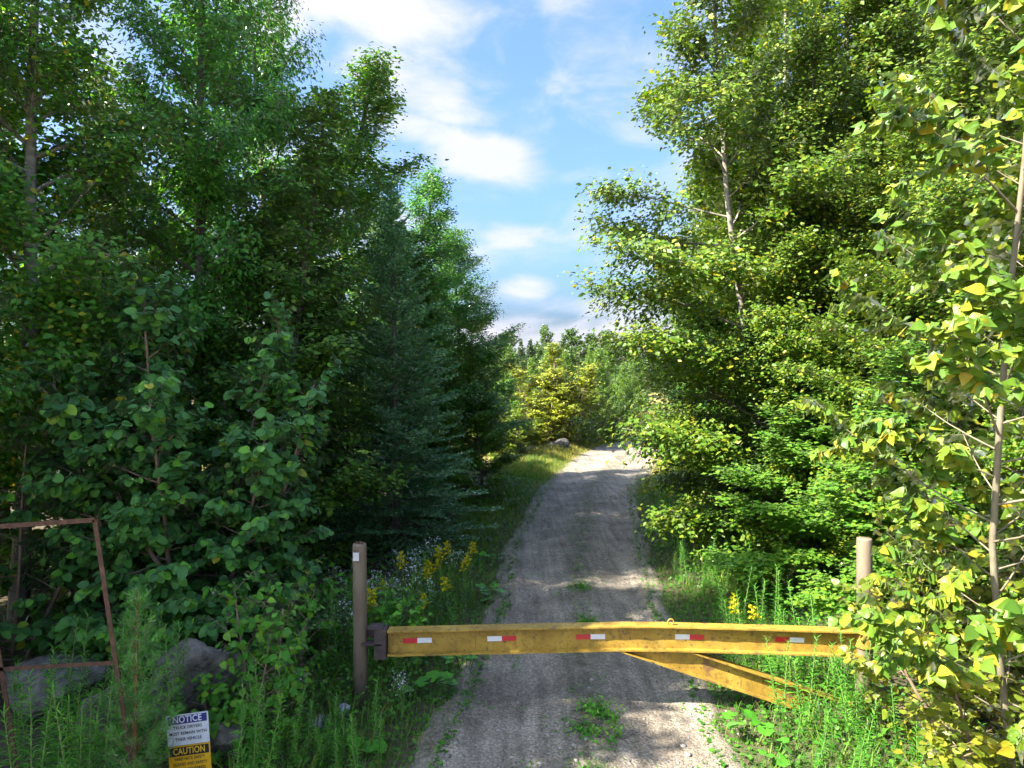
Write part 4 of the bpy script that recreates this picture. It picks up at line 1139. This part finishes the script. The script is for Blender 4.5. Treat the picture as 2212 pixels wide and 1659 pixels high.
# plants growing in the road's crown
for (px_, d, h, nst, lab, sd) in [(1328, 6.75, .30, 1, 'bright yellow green seedling on the road crown below the beam', 5), (1290, 7.25, .17, 4, 'dark weed tuft on the road crown under the beam', 15), (1270, 9.9, .15, 3, 'small green weed on the road crown beyond the beam', 25),
                               (1262, 6.85, .12, 3, 'low weed left of the bright seedling on the road', 35), (1300, 6.1, .12, 3, 'low weed at the bottom of the road crown', 45), (1255, 11.6, .12, 3, 'farther small weed on the road crown', 55)]:
    rq = random.Random(sd)
    w, l = broadleaf(200 + sd, [(rq.uniform(-.06, .06) * (nst > 1), rq.uniform(-.06, .06), rq.uniform(-.35, .35) * (nst > 1), rq.uniform(-.3, .3) * (nst > 1), h * rq.uniform(.7, 1), .003) for _ in range(nst)], .09, prim=6, sec=1, lf=6, leaf=.042, t0=.1, elev=(15, 50), flat=.8, min_len=.05)
    root = plant('road_weed', w, l, 'ovate', B['green_stem'], G['sapling'] if sd == 5 else G['goldenrod'], lab, 'weed', 'weeds on the road crown', wood_name='stem', crown='leaves', wide=.9)
    x = (px_ - 1106) / 1533 * d; settle(root, x, d)

# ------------------------------------------------------------------ grass, ground cover, gravel
def scatter_grass():
    rng = np.random.default_rng(77)
    lv, dry = Leaves(), Leaves()
    def strip(n, side, y0, y1, w0, w1, size, dest, pw=1.0):
        y = y0 + (y1 - y0) * rng.uniform(0, 1, n) ** pw
        l_, r_ = road_edges(y)
        off = w0 + (w1 - w0) * rng.uniform(0, 1, n) ** 1.3
        x = np.where(side < 0, l_ - off, r_ + off)
        z = np.array([surface_z(a, b) for a, b in zip(x, y)]) - .01
        th = rng.uniform(0, 6.28, n)
        a = np.stack([np.cos(th), np.sin(th), rng.uniform(.9, 2.6, n)], 1)
        nn = np.stack([-np.cos(th), -np.sin(th), np.full(n, .6)], 1)
        dest.add(np.stack([x, y, z], 1), a, nn, size * rng.uniform(.5, 1.35, n) * np.clip(.5 + off * .9, .22, 1.2), rng.uniform(0, 1, n))
    strip(6500, -1, 5.5, 12, -.32, 1.5, .24, lv); strip(7500, -1, 12, 25, -.32, 1.5, .27, lv)
    strip(5500, 1, 4.5, 12, -.32, 1.6, .24, lv); strip(7500, 1, 12, 25, -.32, 1.8, .27, lv)
    strip(5000, -1, 24, 30, -.2, 1.8, .32, lv); strip(6000, -1, 25, 34, -.3, 2.2, .30, dry); strip(9000, -1, 31, 41, -.3, 5.0, .36, dry); strip(5000, 1, 21, 34, -.5, 2.2, .32, dry)
    # field beyond the bend
    n = 22000
    y = rng.uniform(40, 62, n); x = rng.uniform(-6, 22, n); l_, r_ = road_edges(y); k = (y > 43.5) | (x < l_ - .2)
    x, y = x[k], y[k]; n = len(x); z = np.array([ground_z(a, b) for a, b in zip(x, y)]); th = rng.uniform(0, 6.28, n)
    dry.add(np.stack([x, y, z], 1), np.stack([np.cos(th), np.sin(th), rng.uniform(1.2, 2.8, n)], 1), np.stack([-np.cos(th), -np.sin(th), np.full(n, .6)], 1), .55 * rng.uniform(.5, 1.3, n), rng.uniform(0, 1, n))
    # thin tufts on the crown of the road
    n = 900; y = rng.uniform(5.6, 24, n); l_, r_ = road_edges(y); u = np.clip(rng.normal(.52, .055, n), .3, .75); x = l_ + (r_ - l_) * u
    keep = np.array([nz(a, b, 1.6, 31) > -.02 for a, b in zip(x, y)]); x, y = x[keep], y[keep]; n = len(x)
    z = np.array([surface_z(a, b) for a, b in zip(x, y)]); th = rng.uniform(0, 6.28, n)
    lv.add(np.stack([x, y, z], 1), np.stack([np.cos(th), np.sin(th), rng.uniform(.4, 1.6, n)], 1), np.stack([-np.cos(th), -np.sin(th), np.full(n, .6)], 1), .10 * rng.uniform(.5, 1.4, n), rng.uniform(0, 1, n))
    g = stuff(obj('grass', leaf_mesh('grass', lv.arrays(), 'blade', .62), G['grass'])); tag(g, 'green grass on both verges of the gravel road', 'grass')
    g = stuff(obj('dry_grass', leaf_mesh('dry_grass', dry.arrays(), 'blade', 1.1), G['dry_grass'])); tag(g, 'sunlit yellow dry grass around the road bend', 'grass')
scatter_grass()

def scatter_cover():
    rng = np.random.default_rng(78)
    lv = Leaves()
    def put_l(x, y, h, size):
        n = len(x); z = np.array([surface_z(a, b) for a, b in zip(x, y)])
        th = rng.uniform(0, 6.28, n)
        lv.add(np.stack([x, y, z + h], 1), np.stack([np.cos(th), np.sin(th), rng.normal(.1, .3, n)], 1), np.stack([rng.normal(0, .4, n), rng.normal(-.15, .4, n), np.full(n, 1.)], 1), size * rng.uniform(.5, 1.3, n), rng.uniform(0, 1, n))
    def strip(n, side, y0, y1, w0, w1, hmax, size):
        y = rng.uniform(y0, y1, n); l_, r_ = road_edges(y); off = w0 + (w1 - w0) * rng.uniform(0, 1, n)
        x = np.where(side < 0, l_ - off, r_ + off)
        hh = np.array([max(0, .5 + .9 * nz(a, b, .8, 41)) for a, b in zip(x, y)]) * hmax * np.clip(off / .7, .08, 1)
        put_l(x, y, hh * rng.uniform(.05, 1, n), size)
    strip(8000, -1, 5.6, 11, -.28, 2.6, .34, .055); strip(7000, -1, 11, 24, -.25, 2.6, .45, .07)
    strip(8000, 1, 4.2, 11, -.28, 2.6, .34, .055); strip(7000, 1, 11, 24, -.25, 2.6, .55, .07)
    strip(7000, -1, 7, 26, 2.2, 9, .55, .10); strip(5000, 1, 7, 26, 2.0, 7, .5, .10)
    n = 9000; y = 5.4 + 14 * rng.uniform(0, 1, n) ** 1.4; l_, r_ = road_edges(y); u = rng.uniform(.01, .99, n); x = l_ + (r_ - l_) * u
    k = np.array([nz(a, b, 4.0, 61) + .5 * nz(a, b, 1.3, 62) > .42 - .35 * math.exp(-((c - .52) / .12) ** 2) - .3 * (min(c, 1 - c) < .08) for a, b, c in zip(x, y, u)])
    put_l(x[k], y[k], .012, .032)
    o = stuff(obj('ground_cover', leaf_mesh('ground_cover', lv.arrays(), 'diamond', 1.25), G['cover'])); tag(o, 'low leafy ground cover under the trees and along the verges', 'ground cover')
scatter_cover()

def scatter_gravel():
    rng = np.random.default_rng(79)
    ico_v = np.array([(0, 0, 1), (.89, 0, .45), (.28, .85, .45), (-.72, .53, .45), (-.72, -.53, .45), (.28, -.85, .45), (.72, .53, -.45), (-.28, .85, -.45), (-.89, 0, -.45), (-.28, -.85, -.45), (.72, -.53, -.45), (0, 0, -1)])
    ico_f = np.array([(0, 1, 2), (0, 2, 3), (0, 3, 4), (0, 4, 5), (0, 5, 1), (1, 6, 2), (2, 7, 3), (3, 8, 4), (4, 9, 5), (5, 10, 1), (6, 7, 2), (7, 8, 3), (8, 9, 4), (9, 10, 5), (10, 6, 1)])
    n = 4200
    y = 5.4 + 17 * rng.uniform(0, 1, n) ** 1.8; l_, r_ = road_edges(y); x = l_ + (r_ - l_) * rng.uniform(-.03, 1.03, n)
    s = .007 * np.exp(rng.normal(0, .55, n)); s = np.clip(s, .004, .035)
    z = np.array([surface_z(a, b) for a, b in zip(x, y)]) + s * .1
    sh = rng.uniform(.7, 1.3, (n, 1, 3)); jit = rng.normal(0, .12, (n, 12, 3)); ang = rng.uniform(0, 6.28, n)
    V = (ico_v[None] * sh + jit) * np.array([1, 1, .65]); c, s_ = np.cos(ang)[:, None], np.sin(ang)[:, None]
    V = np.stack([V[..., 0] * c - V[..., 1] * s_, V[..., 0] * s_ + V[..., 1] * c, V[..., 2]], 2) * s[:, None, None] + np.stack([x, y, z], 1)[:, None]
    T = ico_f[None] + (np.arange(n) * 12)[:, None, None]
    me = tri_mesh('gravel_stones', V, T, {"rnd": np.repeat(rng.uniform(0, 1, n), 12)})
    m, nt, out = new_mat('loose_stone'); at = nt.nodes.new("ShaderNodeAttribute"); at.attribute_name = "rnd"
    p = nt.nodes.new("ShaderNodeBsdfPrincipled"); p.inputs["Roughness"].default_value = .9
    nt.links.new(ramp(nt, at.outputs["Fac"], [(0, (.10, .09, .08)), (.5, (.20, .18, .16)), (.85, (.27, .245, .22)), (1, (.36, .33, .30))]), p.inputs["Base Color"]); nt.links.new(p.outputs[0], out.inputs[0])
    o = stuff(obj('loose_gravel', me, m)); tag(o, 'loose small stones strewn over the gravel road', 'gravel')
scatter_gravel()

# ------------------------------------------------------------------ the clearing and the far tree line
w, l = broadleaf(91, [(-.35, 0, -.20, 0, 4.2, .04), (.1, .2, .0, .05, 5.0, .05), (.45, -.1, .22, -.05, 4.1, .04), (.0, -.3, .02, -.14, 3.8, .04)], 1.35, prim=46, sec=12, lf=40, leaf=.095, t0=.02, elev=(15, 60), up=.5, shape=lambda t: max(.3, (1 - t) ** .4 * min(1, .6 + t)))
yb = plant('birch_shrub', w, l, 'diamond', B['twig'], G['yellow_birch'], 'yellow autumn tinted birch shrub at the bend of the road', 'shrub', wide=1.2)
settle(yb, (1185 - 1106) / 1533 * 35.5, 35.5, 0.0, (1.5, 1.5, 1.02))
for px_, d, sc, mt, lab in [(1262, 38, (.8, .8, .72), 'light', 'pale green young birch just right of the yellow one'), (1250, 36.5, (.5, .5, .34), 'light', 'small silvery green shrub in the grass by the road bend'),
                            (1090, 29.5, (.75, .75, .55), 'light', 'light green shrub at the left road edge before the yellow birch'), (1068, 31.5, (.9, .9, .82), 'maple', 'dark green young birch left of the yellow birch'),
                            (1322, 39.5, (.65, .65, .45), 'light', 'low bush beside the reddish boulder'), (1130, 33.8, (.6, .6, .36), 'light', 'low light green bush behind the grey boulder')]:
    o = place(yb, (px_ - 1106) / 1533 * d, d, random.Random(px_).uniform(0, 6), sc, lab, 'young birches and shrubs in the clearing')
    for ch in o.children:
        if ch.name.startswith('crown'):
            ch.data = ch.data.copy(); ch.data.materials.clear(); ch.data.materials.append(G[mt])
yb["group"] = 'young birches and shrubs in the clearing'
w, l = conifer(92, 5.2, 1.8, 18, 6, 10, 120, .17, elev=(8, 58), up=.6, power=.7, pine=True)
pine = plant('white_pine', w, l, 'needle', B['grey_bark'], G['pine'], 'x', 'tree', 'young pines in the clearing', wide=.9)
first = True
for px_, d, sc, lab in [(1105, 39, .98, 'soft light green pine left of the yellow birch'), (1290, 41, .95, 'dense green pine right of the yellow birch'), (1060, 43, 1.05, 'pine at the left of the clearing behind the dark young birch'), (1150, 46, 1.0, 'pine tip directly behind the yellow birch'),
                        (1225, 49, 1.08, 'light pine between the yellow birch and the dense pine'), (1310, 52, 1.1, 'pale pine behind the dense green pine'), (1345, 47, .95, 'pine at the right of the clearing beside the maple'), (1020, 50, 1.2, 'pine in the back left of the clearing'), (1185, 58, 1.25, 'farther pine in the middle of the clearing'), (1275, 60, 1.2, 'farther pine on the right of the clearing'), (1095, 60, 1.25, 'farther pine on the left of the clearing'), (1370, 60, 1.2, 'far pine half hidden by the right trees')]:
    x = (px_ - 1106) / 1533 * d
    if first: settle(pine, x, d, .3, sc); pine["label"] = lab; first = False
    else: place(pine, x, d, random.Random(px_ + 9).uniform(0, 6), (sc, sc, sc * random.Random(px_).uniform(.9, 1.1)), lab, 'young pines in the clearing')

FAR = 'trees of the far tree line'
w, l = broadleaf(95, [(0, 0, .02, 0, 8.5, .16)], 3.4, prim=44, sec=10, lf=14, leaf=.28, t0=.12, elev=(10, 60), shape=lambda t: max(.3, (1 - t) ** .4 * min(1, .5 + 2 * t)))
fa = plant('far_tree', w, l, 'diamond', B['grey_bark'], G['far'], 'x', 'tree', FAR, wide=1.25)
w, l = conifer(96, 9.4, 2.5, 24, 6, 8, 50, .34, elev=(-8, 45), up=.3, power=.8)
fc = plant('far_conifer', w, l, 'needle', B['grey_bark'], G['far_conifer'], 'x', 'tree', FAR, wide=1.5)
rr = random.Random(8)
used = {'b': False, 'c': False}
def far_put(kind, px_, d, sc, lab):
    x = (px_ - 1106) / 1533 * d
    root = fa if kind == 'b' else fc
    if not used[kind]: settle(root, x, d, rr.uniform(0, 6), sc, .1); root["label"] = lab; used[kind] = True; return
    place(root, x, d, rr.uniform(0, 6), sc, lab, FAR, .1)
far_put('b', 1095, 92, (1.0, 1.0, .98), 'dark round tree at the left end of the far tree line')
far_put('c', 1072, 96, .88, 'dark conifer at the very left of the far tree line')
far_put('c', 1128, 104, .86, 'slim far conifer with a short spire, left of the pointed oval tree')
far_put('c', 1143, 108, .90, 'second slim far conifer between the round and the oval tree')
far_put('b', 1178, 90, (.72, .72, 1.05), 'tall pointed oval tree above the yellow birch')
far_put('b', 1160, 110, (.9, .9, .85), 'low far tree in the dip left of the oval tree')
far_put('b', 1236, 92, (1.1, 1.1, 1.0), 'broad far tree right of the oval tree')
far_put('b', 1205, 112, (.9, .9, .86), 'low dark far tree in the notch right of the oval tree')
far_put('b', 1275, 98, (1.0, 1.0, .98), 'dark far tree near the right branches')
far_put('b', 1312, 94, (1.0, 1.0, 1.0), 'round far tree touching the right branches')
far_put('b', 1350, 99, (1.1, 1.1, .95), 'far tree half hidden by the right branches')
far_put('c', 1216, 106, .93, 'thin far conifer tip next to the broad tree')
k = 0
for px_ in range(880, 1500, 44):
    d = 118 + rr.uniform(-4, 8)
    far_put('b' if k % 3 else 'c', px_, d, (1.05 + rr.uniform(-.1, .2),) * 2 + (rr.uniform(.8, .95),), 'tree of the farthest row that closes the view behind the clearing'); k += 1
for k, (px_, d) in enumerate([(1000, 80), (1050, 74), (1120, 72), (1160, 80), (1200, 70), (1260, 75), (1300, 84), (1330, 70), (1380, 76)]):
    far_put('b', px_, d, (.8, .8, rr.uniform(.42, .6)), ORD[k] + (' from left' if k else '') + ' low leafy tree of the belt between pines and far tree line')
